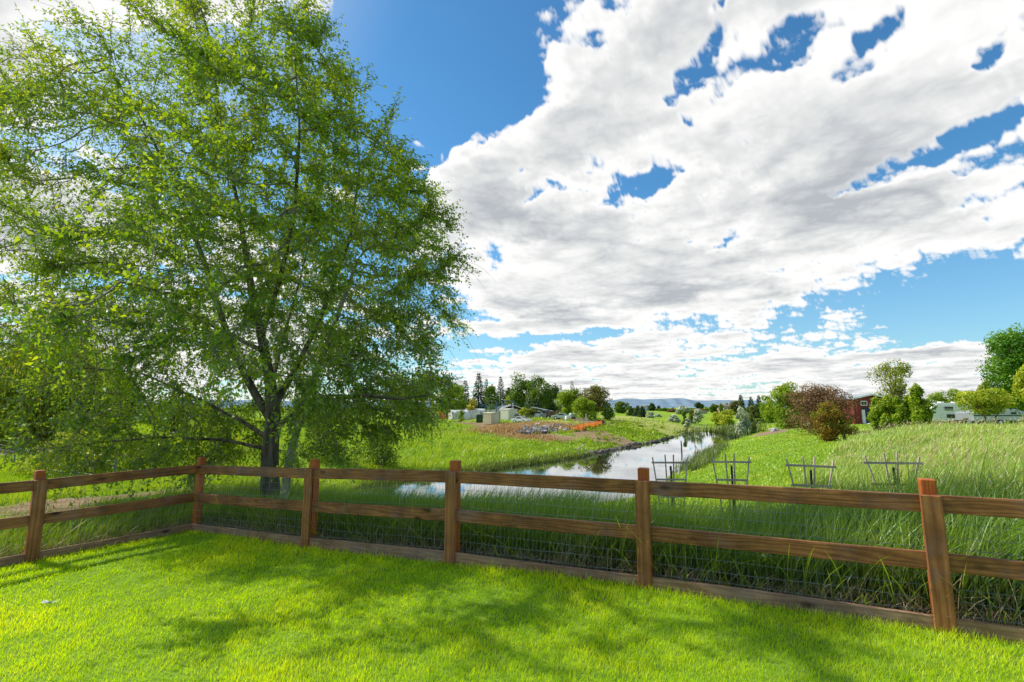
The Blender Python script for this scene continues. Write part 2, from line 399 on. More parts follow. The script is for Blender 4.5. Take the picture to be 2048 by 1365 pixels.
# streets of cloud: two ends (photo pixel directions), half width, weight
BLOBS_POS = [
    (1120, 430, 2100, -150, 330, 1.2), (1010, 480, 1700, 420, 200, 1.2), (930, 440, 1000, 330, 110, 1.1), (1280, 60, 1600, -100, 200, 1.25),
    (1180, 160, 1400, 40, 150, 1.35), (1050, 270, 1250, 150, 110, 1.2), (1300, 500, 2100, 300, 130, 1.1), (1550, 480, 2080, 390, 60, 1.0), (1000, 580, 1350, 570, 80, 1.1),
    (1620, 40, 2200, 150, 170, 1.15), (1900, 350, 2300, 330, 110, .95), (1400, 540, 1680, 490, 60, .95),
    (930, 700, 1500, 660, 46, .95), (1050, 655, 1380, 625, 26, .85), (1350, 695, 2300, 665, 48, 1.05), (1500, 730, 2400, 720, 55, 1.0), (880, 735, 1500, 725, 44, .95),
    (600, 780, 1900, 775, 34, 1.05), (1650, 605, 1740, 590, 24, 1.05), (1710, 645, 1800, 640, 16, .95), (1500, 612, 1530, 602, 14, .85),
    (826, 232, 832, 234, 22, 1.1), (895, 270, 950, 240, 24, .95), (820, 305, 860, 305, 18, .95), (-400, 750, 2600, 790, 30, .95),
    (-300, 60, 250, -60, 220, 1.1), (330, -60, 560, -90, 80, .9), (-300, 420, 260, 420, 210, 1.05), (-200, 640, 700, 640, 120, 1.0), (400, 400, 700, 560, 80, .7),
    (540, 160, 560, 200, 30, .7), (700, 550, 870, 620, 60, .6),
]
BLOBS_NEG = [
    (1215, 345, 1330, 270, 36, 1.1), (1340, 250, 1360, 270, 24, .7), (1500, 215, 1500, 180, 32, 1.0), (1490, 90, 1560, 40, 46, 1.0), (1310, 110, 1350, 60, 36, .9), 
    (1700, 60, 1760, 10, 50, 1.15), (1840, 150, 1900, 60, 15, 1.0), (1740, 340, 2060, 190, 40, 1.15), (1900, 310, 2060, 260, 30, .8), (1420, 435, 1460, 430, 14, .5), 
    (1840, 490, 2300, 490, 36, .7), (1700, 575, 2300, 550, 66, 1.3), (1380, 615, 1680, 605, 18, .6), (940, 650, 1010, 645, 16, .8), (1150, 640, 1200, 625, 16, .6),
    (950, 60, 600, 60, 160, 1.2), (860, 100, 860, 250, 80, 1.0),
]
# ---- cloud field, worked out with numpy ----
class Clouds:
    """a broken cumulus deck over flat country: a cloud layer between two heights, lit by the sun; directions in, (cover, brightness) out"""
    SZ, PER = 2048, 9.0
    def __init__(s, sun):
        r = np.random.default_rng(31); n = s.SZ
        f = np.fft.fftfreq(n) * n; ff = np.sqrt(f[:, None] ** 2 + f[None, :n // 2 + 1] ** 2) + 1e-6
        W_ = np.fft.rfft2(r.standard_normal((n, n)).astype(np.float32))
        def band(c, bw=.5):
            b = np.fft.irfft2(W_ * np.exp(-.5 * (np.log2(ff / c) / bw) ** 2) / ff, s=(n, n)).astype(np.float32); return b / b.std()
        s.fbm = np.zeros((n, n), np.float32); s.bil = np.zeros((n, n), np.float32); s.fine = np.zeros((n, n), np.float32)
        for k in range(8):
            b = band(5.0 * 2 ** k); s.fbm += b * .56 ** k
            if 1 <= k <= 6: s.bil += np.abs(np.roll(b, 137 * k, 0)) * .60 ** (k - 1)
            if k >= 3: s.fine += b * .72 ** (k - 3)
        for a in (s.fbm, s.bil, s.fine): a -= a.mean(); a /= a.std()
        s.sun = sun
        # coverage laid down as soft streets and holes by bearing and elevation
        s.aw, s.ah = 900, 300
        A, E = np.meshgrid(np.linspace(-math.pi, math.pi, s.aw), np.linspace(0, math.pi / 2, s.ah), indexing='ij')
        def ael(px, py):
            x, f_, u = ray(px, py); return math.atan2(x, f_), math.asin(u / math.sqrt(x * x + f_ * f_ + u * u))
        def blob(x0, y0, x1, y1, wpx, amp):
            a = ael(x0, y0); b = ael(x1, y1); cx, cy = (a[0] + b[0]) / 2, (a[1] + b[1]) / 2
            ln = math.hypot(b[0] - a[0], b[1] - a[1]) / 2; ang = math.atan2(b[1] - a[1], b[0] - a[0]); sc = math.cos(math.hypot(cx, cy)) ** 1.6 / FP
            c, si = math.cos(ang), math.sin(ang); u = ((A - cx) * c + (E - cy) * si) / (ln + wpx * sc); v = (-(A - cx) * si + (E - cy) * c) / (wpx * sc)
            t = np.clip((1.6 - np.sqrt(u * u + v * v)) / 1.3, 0, 1); return amp * t * t * (3 - 2 * t)
        pos = np.full(A.shape, .0); neg = np.zeros(A.shape)
        for b in BLOBS_POS: pos = np.maximum(pos, blob(*b))
        for b in BLOBS_NEG: neg = np.maximum(neg, blob(*b))
        back = np.clip((np.abs(A) - 1.25) / .5, 0, 1) * .38       # unseen cloud behind, kept thin to lower the ambient light
        s.cov = (np.maximum(pos, back) - .60 * neg).astype(np.float32)
    def tile(s, T, x, y):
        n = s.SZ; x = x * (n / s.PER) % n; y = y * (n / s.PER) % n
        x0 = x.astype(np.int32); y0 = y.astype(np.int32); fx = (x - x0).astype(np.float32); fy = (y - y0).astype(np.float32)
        x0 %= n; y0 %= n; x1 = (x0 + 1) % n; y1 = (y0 + 1) % n
        return (T[x0, y0] * (1 - fx) + T[x1, y0] * fx) * (1 - fy) + (T[x0, y1] * (1 - fx) + T[x1, y1] * fx) * fy
    def cover(s, qx, qy):
        a = (np.arctan2(qx, qy) / (2 * math.pi) + .5) * (s.aw - 1); e = np.arctan2(1.0, np.hypot(qx, qy)) / (math.pi / 2) * (s.ah - 1)
        a0 = np.clip(a.astype(np.int32), 0, s.aw - 2); e0 = np.clip(e.astype(np.int32), 0, s.ah - 2); fa = a - a0; fe = e - e0; C = s.cov
        return (C[a0, e0] * (1 - fa) + C[a0 + 1, e0] * fa) * (1 - fe) + (C[a0, e0 + 1] * (1 - fa) + C[a0 + 1, e0 + 1] * fa) * fe
    def body(s, qx, qy, h, detail=True):
        """how solid the cloud is above the ground point q at height h over the base"""
        c, si = math.cos(math.radians(38)), math.sin(math.radians(38))
        g = 1 + .28 * h; x, y = qx * g, qy * g
        ux = (x * c - y * si) + .07 * h; uy = (x * si + y * c) * .8          # streets run away to the right
        f = s.tile(s.fbm, ux, uy)
        w = s.tile(s.fbm, uy + 3, ux + 1)
        b = s.cover(qx + .07 * f, qy + .07 * w) * .82 - .42 + .20 * f
        if detail: b = b + .15 * s.tile(s.bil, ux * 2.3 + .7, uy * 2.3) + .068 * s.tile(s.fine, ux * 2.7, uy * 2.7)
        return b
    def render(s, d):
        z = np.maximum(d[:, 2], .012); el = z
        dist = 1 / (z + .035)                      # earth curvature lets the far deck sink to the horizon
        K = 18; HT = .24; hs = (np.arange(K) + .5) / K * HT
        T = np.ones(len(d), np.float32); C = np.zeros(len(d), np.float32); TT = np.zeros(len(d), np.float32); S = s.sun / s.sun[2]
        prev = None
        far = np.clip((z - .03) / .10, .35, 1)
        bb = None
        for k, h in enumerate(hs):
            q = d[:, :2] * dist[:, None]
            b = s.body(q[:, 0], q[:, 1], h)
            t = h / HT
            # rounded tops: the higher, the more solid the column has to be; flat-ish bases
            dens = np.clip((b + .02 - .50 * t ** 1.1) / .28, 0, 1)
            dens = dens * min(1, .35 + t * 4)
            tau = dens * 10.0 / K; TT += tau
            a = 1 - np.exp(-tau * (1.0 + .5 / (z + .25)))
            # light reaching this point along the sun direction
            path = np.zeros(len(d), np.float32)
            for st in (.04, .10, .19):
                qs0 = q[:, 0] + S[0] * st; qs1 = q[:, 1] + S[1] * st
                b2 = s.body(qs0, qs1, h + st, detail=st < .1); path += np.clip(b2 - .50 * np.clip((h + st) / HT, 0, 2) ** 1.1, 0, .5) * (.08 if st < .06 else .12)
            lit = np.exp(-path * 20.0)
            powder = .80 + .20 * np.clip(dens, 0, 1)
            lum = .64 + .09 * t + .38 * lit * powder
            C += T * a * lum; T *= (1 - a)
        q = d[:, :2] * dist[:, None]; md = s.tile(s.bil, q[:, 0] * 1.3 + 2, q[:, 1] * 1.3) * .055 + s.tile(s.fbm, q[:, 0] * .9, q[:, 1] * .9 + 4) * .05
        al = 1 - T; lum = C / np.maximum(al, 1e-3)
        lum = lum - .02 + .20 * np.exp(-TT * .42); lum = np.clip(lum + 1.3 * md * np.clip(1.25 - lum, .2, .7) * 1.6, .42, 1.04)
        al = np.clip(al * 1.04, 0, 1)
        return al.astype(np.float32), lum.astype(np.float32)

def cloud_image():
    """the deck seen in every direction, worked out here and kept in memory (no file)"""
    w, h = 4096, 2048
    c = Clouds(np.array(tuple(sd)))
    def dirs(us, vs):
        th = -(us - .5) * 2 * math.pi; el = (vs - .5) * math.pi
        T_, E_ = np.meshgrid(th, el); return np.stack([np.cos(T_) * np.cos(E_), np.sin(T_) * np.cos(E_), np.sin(E_)], -1).reshape(-1, 3).astype(np.float32)
    A = np.zeros((h, w, 4), np.float32); A[..., 3] = 1
    q = 8                                        # coarse everywhere, fine where the view looks
    al, lu = c.render(dirs((np.arange(w // q) + .5) * q / w, .5 + (np.arange(h // 2 // q) + .5) * q / h))
    A[h // 2:, :, 0] = np.repeat(np.repeat(lu.reshape(h // 2 // q, w // q), q, 0), q, 1); A[h // 2:, :, 1] = np.repeat(np.repeat(al.reshape(h // 2 // q, w // q), q, 0), q, 1)
    u0, u1 = int(w * (.25 - 64 / 360)), int(w * (.25 + 64 / 360)); v1 = h // 2 + int(h * 52 / 180)
    for v in range(h // 2, v1, 64):
        ve = min(v + 64, v1); al, lu = c.render(dirs((np.arange(u0, u1) + .5) / w, (np.arange(v, ve) + .5) / h))
        A[v:ve, u0:u1, 0] = lu.reshape(ve - v, -1); A[v:ve, u0:u1, 1] = al.reshape(ve - v, -1)
    A[:h // 2, :, 0] = A[h // 2 + 2, :, 0].mean(); A[:h // 2, :, 1] = .5
    im = bpy.data.images.new('cloud_deck', w, h, float_buffer=True); im.colorspace_settings.name = 'Non-Color'
    im.pixels.foreach_set(A.ravel()); im.update(); im.pack(); return im

build_world()
S.world.cycles.sampling_method = 'NONE'

# ---------------------------------------------------------------- ground sheets
def blob2(x, y, cx, cy, rx, ry, rot=0):
    c, s = math.cos(rot), math.sin(rot); dx, dy = x - cx, y - cy
    u, v = (dx * c + dy * s) / rx, (-dx * s + dy * c) / ry
    return np.clip(1.4 - np.sqrt(u * u + v * v), 0, 1)
def seg2(x, y, a, b, r):
    dx, dy = b[0] - a[0], b[1] - a[1]; t = np.clip(((x - a[0]) * dx + (y - a[1]) * dy) / (dx * dx + dy * dy), 0, 1)
    return np.clip(1.5 - np.hypot(x - a[0] - t * dx, y - a[1] - t * dy) / r, 0, 1)
def pa(px, py, D): v = at(px, py, D); return (v.x, v.y)
def dirt_mask(x, y):
    m = seg2(x, y, pa(20, 1040, 10), pa(140, 1012, 12.4), .9)
    m = np.maximum(m, seg2(x, y, pa(120, 1012, 12.2), pa(420, 985, 14.5), .65))
    m = np.maximum(m, .8 * seg2(x, y, pa(40, 895, 27), pa(200, 890, 27), 2.2))
    for a, b, r in (((925, 848, 100), (985, 852, 92), 2.2), ((980, 858, 90), (1060, 882, 72), 2.6), ((1050, 876, 74), (1120, 880, 68), 2.6), ((1020, 860, 84), (1110, 862, 80), 4.2),
                    ((1190, 868, 72), (1245, 885, 64), 3.4), ((1130, 858, 82), (1175, 866, 76), 3.0), ((1130, 838, 104), (1200, 848, 94), 3)):
        m = np.maximum(m, seg2(x, y, pa(*a), pa(*b), r))
    m = np.maximum(m, .9 * seg2(x, y, pa(1535, 862, 62), pa(1580, 846, 75), 2))
    return m
def dry_mask(x, y):       # pale mown fairway and hay coloured grass
    m = .75 * seg2(x, y, pa(1290, 846, 108), pa(1345, 858, 95), 11)
    m = np.maximum(m, .7 * seg2(x, y, pa(1225, 832, 150), pa(1300, 846, 115), 9))
    m = np.maximum(m, .6 * seg2(x, y, pa(1120, 845, 94), pa(1170, 850, 88), 6))
    m = np.maximum(m, .45 * seg2(x, y, pa(860, 838, 118), pa(960, 840, 112), 9))
    return m
def grid_terrain():
    # fine in front, coarse behind; radii grow geometrically out to the horizon
    th = np.radians(np.concatenate([np.arange(-58, 58.01, .22), np.arange(62, 298, 6.0)]))
    r = np.concatenate([[0.3, .8], np.geomspace(1.3, 12000, 640)])
    T, R = np.meshgrid(th, r, indexing='ij'); x = (R * np.sin(T)).ravel(); y = (R * np.cos(T)).ravel()
    z = terrain(x, y)
    nt_, nr = len(th), len(r); idx = np.arange(nt_ * nr).reshape(nt_, nr)
    nx = np.roll(idx, -1, 0)
    F = np.stack([idx[:, :-1], idx[:, 1:], nx[:, 1:], nx[:, :-1]], -1).reshape(-1, 4)
    return np.stack([x, y, z], -1), F, x, y
def ground_mat():
    m, nt, out = new_mat('ground_grass')
    geo = N(nt, 'ShaderNodeNewGeometry'); P = geo.outputs['Position']
    a = noise_tex(nt, P, .35, 6, .6); b = noise_tex(nt, P, 3.0, 6, .7); c = noise_tex(nt, P, 22, 3, .6)
    g = math_(nt, 'ADD', math_(nt, 'MULTIPLY', a, .5), math_(nt, 'ADD', math_(nt, 'MULTIPLY', b, .3), math_(nt, 'MULTIPLY', c, .2)))
    grass_c = ramp(nt, g, [(.34, (.10, .19, .012)), (.48, (.21, .34, .02)), (.62, (.36, .46, .035))])
    dirt_c = ramp(nt, b, [(.3, (.17, .11, .06)), (.55, (.30, .21, .12)), (.75, (.42, .32, .2))])
    dry_c = ramp(nt, a, [(.3, (.32, .34, .08)), (.7, (.45, .44, .14))])
    da = N(nt, 'ShaderNodeAttribute', attribute_name='dirt'); ya = N(nt, 'ShaderNodeAttribute', attribute_name='dry'); wa = N(nt, 'ShaderNodeAttribute', attribute_name='wet')
    edge = math_(nt, 'ADD', math_(nt, 'MULTIPLY', math_(nt, 'SUBTRACT', b, .5), 1.5), 0)
    md = N(nt, 'ShaderNodeMapRange'); L(nt, math_(nt, 'ADD', da.outputs['Fac'], edge), md.inputs[0]); md.inputs[1].default_value = .35; md.inputs[2].default_value = .6
    my = N(nt, 'ShaderNodeMapRange'); L(nt, math_(nt, 'ADD', ya.outputs['Fac'], math_(nt, 'MULTIPLY', edge, .5)), my.inputs[0]); my.inputs[1].default_value = .1; my.inputs[2].default_value = .7
    c1 = mixc(nt, my.outputs[0], grass_c, dry_c); c2 = mixc(nt, md.outputs[0], c1, dirt_c)
    c3 = mixc(nt, wa.outputs['Fac'], c2, (.05, .04, .02))
    p = N(nt, 'ShaderNodeBsdfPrincipled'); L(nt, c3, p.inputs['Base Color']); p.inputs['Roughness'].default_value = .95; p.inputs['Specular IOR Level'].default_value = .1
    bu = N(nt, 'ShaderNodeBump'); bu.inputs['Strength'].default_value = .9; bu.inputs['Distance'].default_value = .12; L(nt, g, bu.inputs['Height']); L(nt, bu.outputs[0], p.inputs['Normal'])
    L(nt, p.outputs[0], out.inputs[0]); return m
V, F, gx, gy = grid_terrain()
wet = np.clip(1 - np.abs(V[:, 2] - WATER + .02) / .26, 0, 1) * (np.hypot(gx, gy) < 150)
ground = mesh_obj('ground', V, F, ground_mat(), smooth=True, attrs={'dirt': dirt_mask(gx, gy), 'dry': dry_mask(gx, gy), 'wet': wet})
tag(ground, 'rolling green ground around the pond with bare dirt patches', 'ground', kind='structure')

# the lawn inside the fence, its own sheet over the ground
def lawn_sheet():
    xs = np.linspace(-16, 16, 240); t = np.linspace(0, 1, 90)
    X, T = np.meshgrid(xs, t, indexing='ij'); top = fence_line_y(X) - .015
    lo = np.minimum(-7, top - 6); Y = lo + (top - lo) * T ** .7
    Z = lawn_z(X, Y) + .004
    idx = np.arange(X.size).reshape(X.shape)
    F = np.stack([idx[:-1, :-1], idx[1:, :-1], idx[1:, 1:], idx[:-1, 1:]], -1).reshape(-1, 4)
    m, nt, out = new_mat('lawn_soil')
    geo = N(nt, 'ShaderNodeNewGeometry'); b = noise_tex(nt, geo.outputs['Position'], 5, 6, .7)
    c = ramp(nt, b, [(.3, (.10, .17, .012)), (.6, (.20, .32, .02)), (.8, (.28, .32, .06))])
    p = N(nt, 'ShaderNodeBsdfPrincipled'); L(nt, c, p.inputs['Base Color']); p.inputs['Roughness'].default_value = 1; L(nt, p.outputs[0], out.inputs[0])
    o = mesh_obj('lawn', np.stack([X.ravel(), Y.ravel(), Z.ravel()], -1), F, m, smooth=True)
    return tag(o, 'mown bright green lawn inside the wooden fence', 'lawn', kind='structure')
lawn_sheet()

def water_mat():
    m, nt, out = new_mat('pond_water')
    geo = N(nt, 'ShaderNodeNewGeometry'); P = geo.outputs['Position']
    mp = N(nt, 'ShaderNodeMapping'); mp.inputs['Scale'].default_value = (1, .35, 1); L(nt, P, mp.inputs[0])
    n1 = noise_tex(nt, mp.outputs[0], 1.2, 3, .5); n2 = noise_tex(nt, mp.outputs[0], 7, 3, .5)
    patch = ramp(nt, noise_tex(nt, P, .09, 3), [(.42, (0, 0, 0)), (.62, (1, 1, 1))])
    bu = N(nt, 'ShaderNodeBump'); bu.inputs['Distance'].default_value = .02
    L(nt, math_(nt, 'ADD', math_(nt, 'MULTIPLY', n1, .5), math_(nt, 'MULTIPLY', n2, .5)), bu.inputs['Height'])
    L(nt, math_(nt, 'ADD', math_(nt, 'MULTIPLY', patch, .22), .03), bu.inputs['Strength'])
    d = N(nt, 'ShaderNodeBsdfDiffuse'); d.inputs[0].default_value = (.030, .042, .02, 1)
    g = N(nt, 'ShaderNodeBsdfGlossy'); g.inputs['Roughness'].default_value = .015; g.inputs[0].default_value = (.95, .97, 1, 1); L(nt, bu.outputs[0], g.inputs['Normal'])
    fr = N(nt, 'ShaderNodeFresnel'); fr.inputs[0].default_value = 1.6; L(nt, bu.outputs[0], fr.inputs['Normal'])
    mx = N(nt, 'ShaderNodeMixShader'); L(nt, math_(nt, 'MINIMUM', math_(nt, 'MULTIPLY_ADD', fr.outputs[0], .9, .25), 1.0), mx.inputs[0])
    L(nt, d.outputs[0], mx.inputs[1]); L(nt, g.outputs[0], mx.inputs[2]); L(nt, mx.outputs[0], out.inputs[0]); return m
wv = np.array([(-14, 16, WATER), (40, 16, WATER), (60, 100, WATER), (60, 126, WATER), (20, 126, WATER), (-14, 60, WATER)], float)
wo = mesh_obj('pond', wv, np.array([[0, 1, 2, 3, 4, 5]]), water_mat())
tag(wo, 'calm pond reflecting the clouds between grassy banks', 'water', kind='structure')

def mountains():
    az = np.radians(np.arange(-75, 75, .12)); n = len(az)
    rows = []
    prof = np.zeros(n)
    for f, a, ph in ((9, .3, 0), (23, .38, 1), (57, .34, 2.2), (117, .10, .4), (261, .05, 1.1)): prof += a * np.sin(az * f + ph + .6 * np.sin(az * f * .37))
    D = 9000.0
    deg = np.degrees(az); env = np.interp(deg, [-75, -40, 0, 10, 16, 24, 34, 75], [120, 150, 150, 168, 190, 186, 150, 120])
    H = env * (1 + .26 * prof)
    K = 14
    for k in range(K + 1):
        t = k / K; r = D * (1 + .35 * t)
        rid = H * (math.sin(t * math.pi / 2) ** .9) + 10 * np.sin(az * 140 + 5 * t + 3 * np.sin(az * 40)) * t * (1 - t) * 4
        rows.append(np.stack([np.sin(az) * r, np.cos(az) * r, rid - 8 + CZ], -1))
    V = np.concatenate(rows); idx = np.arange((K + 1) * n).reshape(K + 1, n)
    F = np.stack([idx[:-1, :-1], idx[:-1, 1:], idx[1:, 1:], idx[1:, :-1]], -1).reshape(-1, 4)
    m, nt, out = new_mat('mountain_haze')
    geo = N(nt, 'ShaderNodeNewGeometry'); a = noise_tex(nt, geo.outputs['Position'], .0035, 6, .65)
    c = ramp(nt, a, [(.35, (.15, .23, .32)), (.65, (.23, .31, .36))])  # blue aerial haze painted into the base colour
    p = N(nt, 'ShaderNodeBsdfDiffuse'); L(nt, c, p.inputs[0]); L(nt, p.outputs[0], out.inputs[0])
    tag(mesh_obj('mountains', V, F, m, smooth=True), 'long blue hazy mountain ridge on the horizon', 'mountains', kind='structure')
mountains()

# ---------------------------------------------------------------- fence
M_rail = wood_mat('stained_rail_wood', (.10, .033, .012), (.31, .118, .034), (.48, .21, .068))
M_board = wood_mat('stained_cover_board_wood', (.17, .060, .018), (.35, .13, .042), (.52, .23, .078), axis='Z', knot=False, coarse=.45)
M_post = wood_mat('orange_post_wood', (.32, .070, .012), (.56, .13, .02), (.72, .21, .035), axis='Z', knot=False)
M_kick = wood_mat('weathered_kickboard_wood', (.20, .10, .055), (.36, .20, .115), (.50, .31, .19))
M_wire = plain_mat('galvanised_wire', (.35, .38, .38), rough=.4, metal=.8)
M_nail = plain_mat('nail_head', (.3, .3, .3), rough=.4, metal=.9)
def build_fence():
    root = empty('wooden_fence', (LP[2][0], LP[2][1], LZ[2]), 0, 'brown stained two rail wooden fence with orange posts and wire mesh around the lawn', 'fence')
    org = Vector(root.location)
    def put(o, loc, rz, ry=0):
        o.location = Vector(loc) - org; o.rotation_euler = (0, ry, rz)
    n = len(LP)
    r2 = random.Random(3)
    for i in range(n):
        x, y = LP[i]; z = LZ[i]
        # direction along the run, away from the camera side
        a = Vector(LP[max(i - 1, 0)]); b = Vector(LP[min(i + 1, n - 1)])
        if i == 2: d = (Vector(LP[3]) - Vector(LP[2])).normalized()
        elif i < 2: d = (Vector(LP[i + 1]) - Vector(LP[i])).normalized()
        else: d = (b - a).normalized()
        rz = math.atan2(d.y, d.x); nrm = Vector((-d.y, d.x))      # away from the lawn
        p = MB().box((0, 0, .40), (.105, .105, 1.62)).build('post', M_post, root, bevel=.006)
        put(p, (x + nrm.x * .075, y + nrm.y * .075, z), rz)
        if i != 2:
            bo = MB().box((0, 0, .49), (.142, .036, 1.20)).build('cover_board', M_board, root, bevel=.004)
            put(bo, (x - nrm.x * .034, y - nrm.y * .034, z), rz)
            bo.rotation_euler.y = r2.uniform(-.008, .008)
            for zz in (1.03, .56):
                for k in (-1, 1):
                    nl = MB().tube([(k * .045, -.021, zz), (k * .045, -.0165, zz)], .0045, 6).build('nail', M_nail, bo)
    for i in range(n - 1):
        A, B = Vector((*LP[i], LZ[i])), Vector((*LP[i + 1], LZ[i + 1]))
        d2 = (B - A); ln = d2.length; rz = math.atan2(d2.y, d2.x); slope = -math.atan2(d2.z, math.hypot(d2.x, d2.y))
        nrm = Vector((-d2.y, d2.x, 0)).normalized()
        for h, hh, nm, mt, th in ((1.02, .142, 'rail', M_rail, .038), (.565, .142, 'rail', M_rail, .038), (.06, .16, 'kickboard', M_kick, .04)):
            mb = MB(); K = 14
            # board cut in slices with a hint of warp
            w1, w2 = r2.uniform(-.008, .008), r2.uniform(-.006, .006)
            for k in range(K + 1):
                t = k / K; x = (t - .5) * (ln - .006)
                s = math.sin(t * math.pi); e1 = w1 * s + r2.uniform(-.0012, .0012); e2 = w2 * s
                mb.v += [(x, -th / 2 + e2, -hh / 2 + e1), (x, th / 2 + e2, -hh / 2 + e1), (x, th / 2 + e2, hh / 2 + e1), (x, -th / 2 + e2, hh / 2 + e1)]
            for k in range(K):
                b0 = k * 4
                for q in range(4): mb.f.append((b0 + q, b0 + (q + 1) % 4, b0 + 4 + (q + 1) % 4, b0 + 4 + q))
            mb.f += [(3, 2, 1, 0), tuple(K * 4 + q for q in range(4))]
            o = mb.build(nm, mt, root)
            mod = o.modifiers.new('bevel', 'BEVEL'); mod.width = .006; mod.segments = 2; mod.limit_method = 'ANGLE'
            c = (A + B) / 2 + nrm * (0 if nm == 'rail' else -.002); c.z += h
            put(o, c, rz, slope)
        # wire mesh behind the rails
        mb = MB(); off = nrm * .0245
        zs = [.06, .16, .26, .36, .46, .56, .66, .76, .86, .96, 1.06]
        def wire(a, b, w):
            dd = (b - a).normalized(); u = nrm * w; v = dd.cross(nrm) * w; b0 = len(mb.v)
            for e in (a, b):
                for q in (u, v, -u, -v): mb.v.append(tuple(e + q - org))
            for q in range(4): mb.f.append((b0 + q, b0 + (q + 1) % 4, b0 + 4 + (q + 1) % 4, b0 + 4 + q))
        segn = 8
        for zz in zs:
            pr = None
            for k in range(segn + 1):
                t = k / segn; p = A.lerp(B, t) + off + Vector((0, 0, zz + .006 * math.sin(t * 9 + zz * 30)))
                if pr is not None: wire(pr, p, .0016)
                pr = p
        nv = int(ln / .05)
        for k in range(1, nv):
            t = k / nv; p = A.lerp(B, t) + off; wire(p + Vector((0, 0, .03)), p + Vector((0, 0, 1.07)), .0011)
        mb.build('wire_mesh', M_wire, root)
build_fence()
# ---------------------------------------------------------------- the big tree
M_leaf_hero = leaf_mat('hero_leaf', [(0, (.13, .26, .016)), (.4, (.27, .44, .022)), (.8, (.46, .58, .035)), (1, (.66, .60, .07))], trans=.5, gloss=.10, tint=(1.5, 1.3, .4))
def bark_mat(name, dark, light, scale=9):
    m, nt, out = new_mat(name)
    tc = N(nt, 'ShaderNodeTexCoord'); mp = N(nt, 'ShaderNodeMapping'); mp.inputs['Scale'].default_value = (1, 1, .16); L(nt, tc.outputs['Object'], mp.inputs[0])
    a = noise_tex(nt, mp.outputs[0], scale, 8, .68, .6); c = ramp(nt, a, [(.36, dark), (.62, light)])
    p = N(nt, 'ShaderNodeBsdfPrincipled'); L(nt, c, p.inputs['Base Color']); p.inputs['Roughness'].default_value = .9; p.inputs['Specular IOR Level'].default_value = .15
    b = N(nt, 'ShaderNodeBump'); b.inputs['Strength'].default_value = 1; b.inputs['Distance'].default_value = .05; L(nt, a, b.inputs['Height']); L(nt, b.outputs[0], p.inputs['Normal'])
    L(nt, p.outputs[0], out.inputs[0]); return m
M_bark = bark_mat('bark', (.045, .035, .026), (.22, .18, .14))
M_bark_grey = bark_mat('bark_grey', (.14, .12, .10), (.42, .38, .33))
M_twig = plain_mat('twig_bark', (.22, .19, .155), rough=.8, var=.3)
def tubes_np(A, B, ra, rb, n=5):
    """many straight tapered tubes"""
    d = unit(B - A); ref = np.where(np.abs(d[:, 2:3]) > .9, np.array([[1., 0, 0]]), np.array([[0., 0, 1.]]))
    u = unit(np.cross(d, ref)); w = np.cross(d, u)
    V = []
    for P, r in ((A, ra), (B, rb)):
        for k in range(n):
            a = 2 * math.pi * k / n; V.append(P + (u * math.cos(a) + w * math.sin(a)) * r[:, None])
    V = np.stack(V, 1).reshape(-1, 3); base = np.arange(len(A))[:, None] * 2 * n
    F = np.concatenate([base + np.array([k, (k + 1) % n, n + (k + 1) % n, n + k]) for k in range(n)], 0)
    return V, F
def trunk_mesh(pts, rad, n=22, rough=.05, seedv=0, flare=0.0):
    """swept trunk with fluted bark relief"""
    P = []; R = []
    pts = [Vector(p) for p in pts]
    for i in range(len(pts) - 1):
        k = max(2, int((pts[i + 1] - pts[i]).length / .12))
        for j in range(k): t = j / k; P.append(pts[i].lerp(pts[i + 1], t)); R.append(rad[i] * (1 - t) + rad[i + 1] * t)
    P.append(pts[-1]); R.append(rad[-1])
    for _ in range(3): P = [P[0]] + [(P[i - 1] + P[i] * 2 + P[i + 1]) / 4 for i in range(1, len(P) - 1)] + [P[-1]]
    V = []; z0 = P[0].z
    for i, p in enumerate(P):
        t = (P[min(i + 1, len(P) - 1)] - P[max(i - 1, 0)]).normalized(); u = t.cross(Vector((0, 1, .03))).normalized(); w = t.cross(u)
        fl = 1 + flare * math.exp(-(p.z - z0) / .35)
        for k in range(n):
            a = 2 * math.pi * k / n
            nz = mnoise.noise(Vector((math.cos(a) * 2.2 + seedv, math.sin(a) * 2.2, p.z * .5))) * rough * 3.2 + mnoise.noise(Vector((math.cos(a) * 6, math.sin(a) * 6 + seedv, p.z * 1.4))) * rough * 1.6
            r = R[i] * (fl + nz + flare * .5 * math.cos(a * 4 + seedv) * math.exp(-(p.z - z0) / .3))
            V.append(p + (u * math.cos(a) + w * math.sin(a)) * r)
    V = np.array(V); m = len(P); idx = np.arange(m * n).reshape(m, n); nx = np.roll(idx, -1, 1)
    F = np.stack([idx[:-1], nx[:-1], nx[1:], idx[1:]], -1).reshape(-1, 4)
    return V, F
def resample(poly, step=.3):
    P = []
    for a, b in zip(poly[:-1], poly[1:]):
        k = max(1, int((b - a).length / step))
        for j in range(k): P.append(a.lerp(b, j / k))
    P.append(poly[-1]); return P
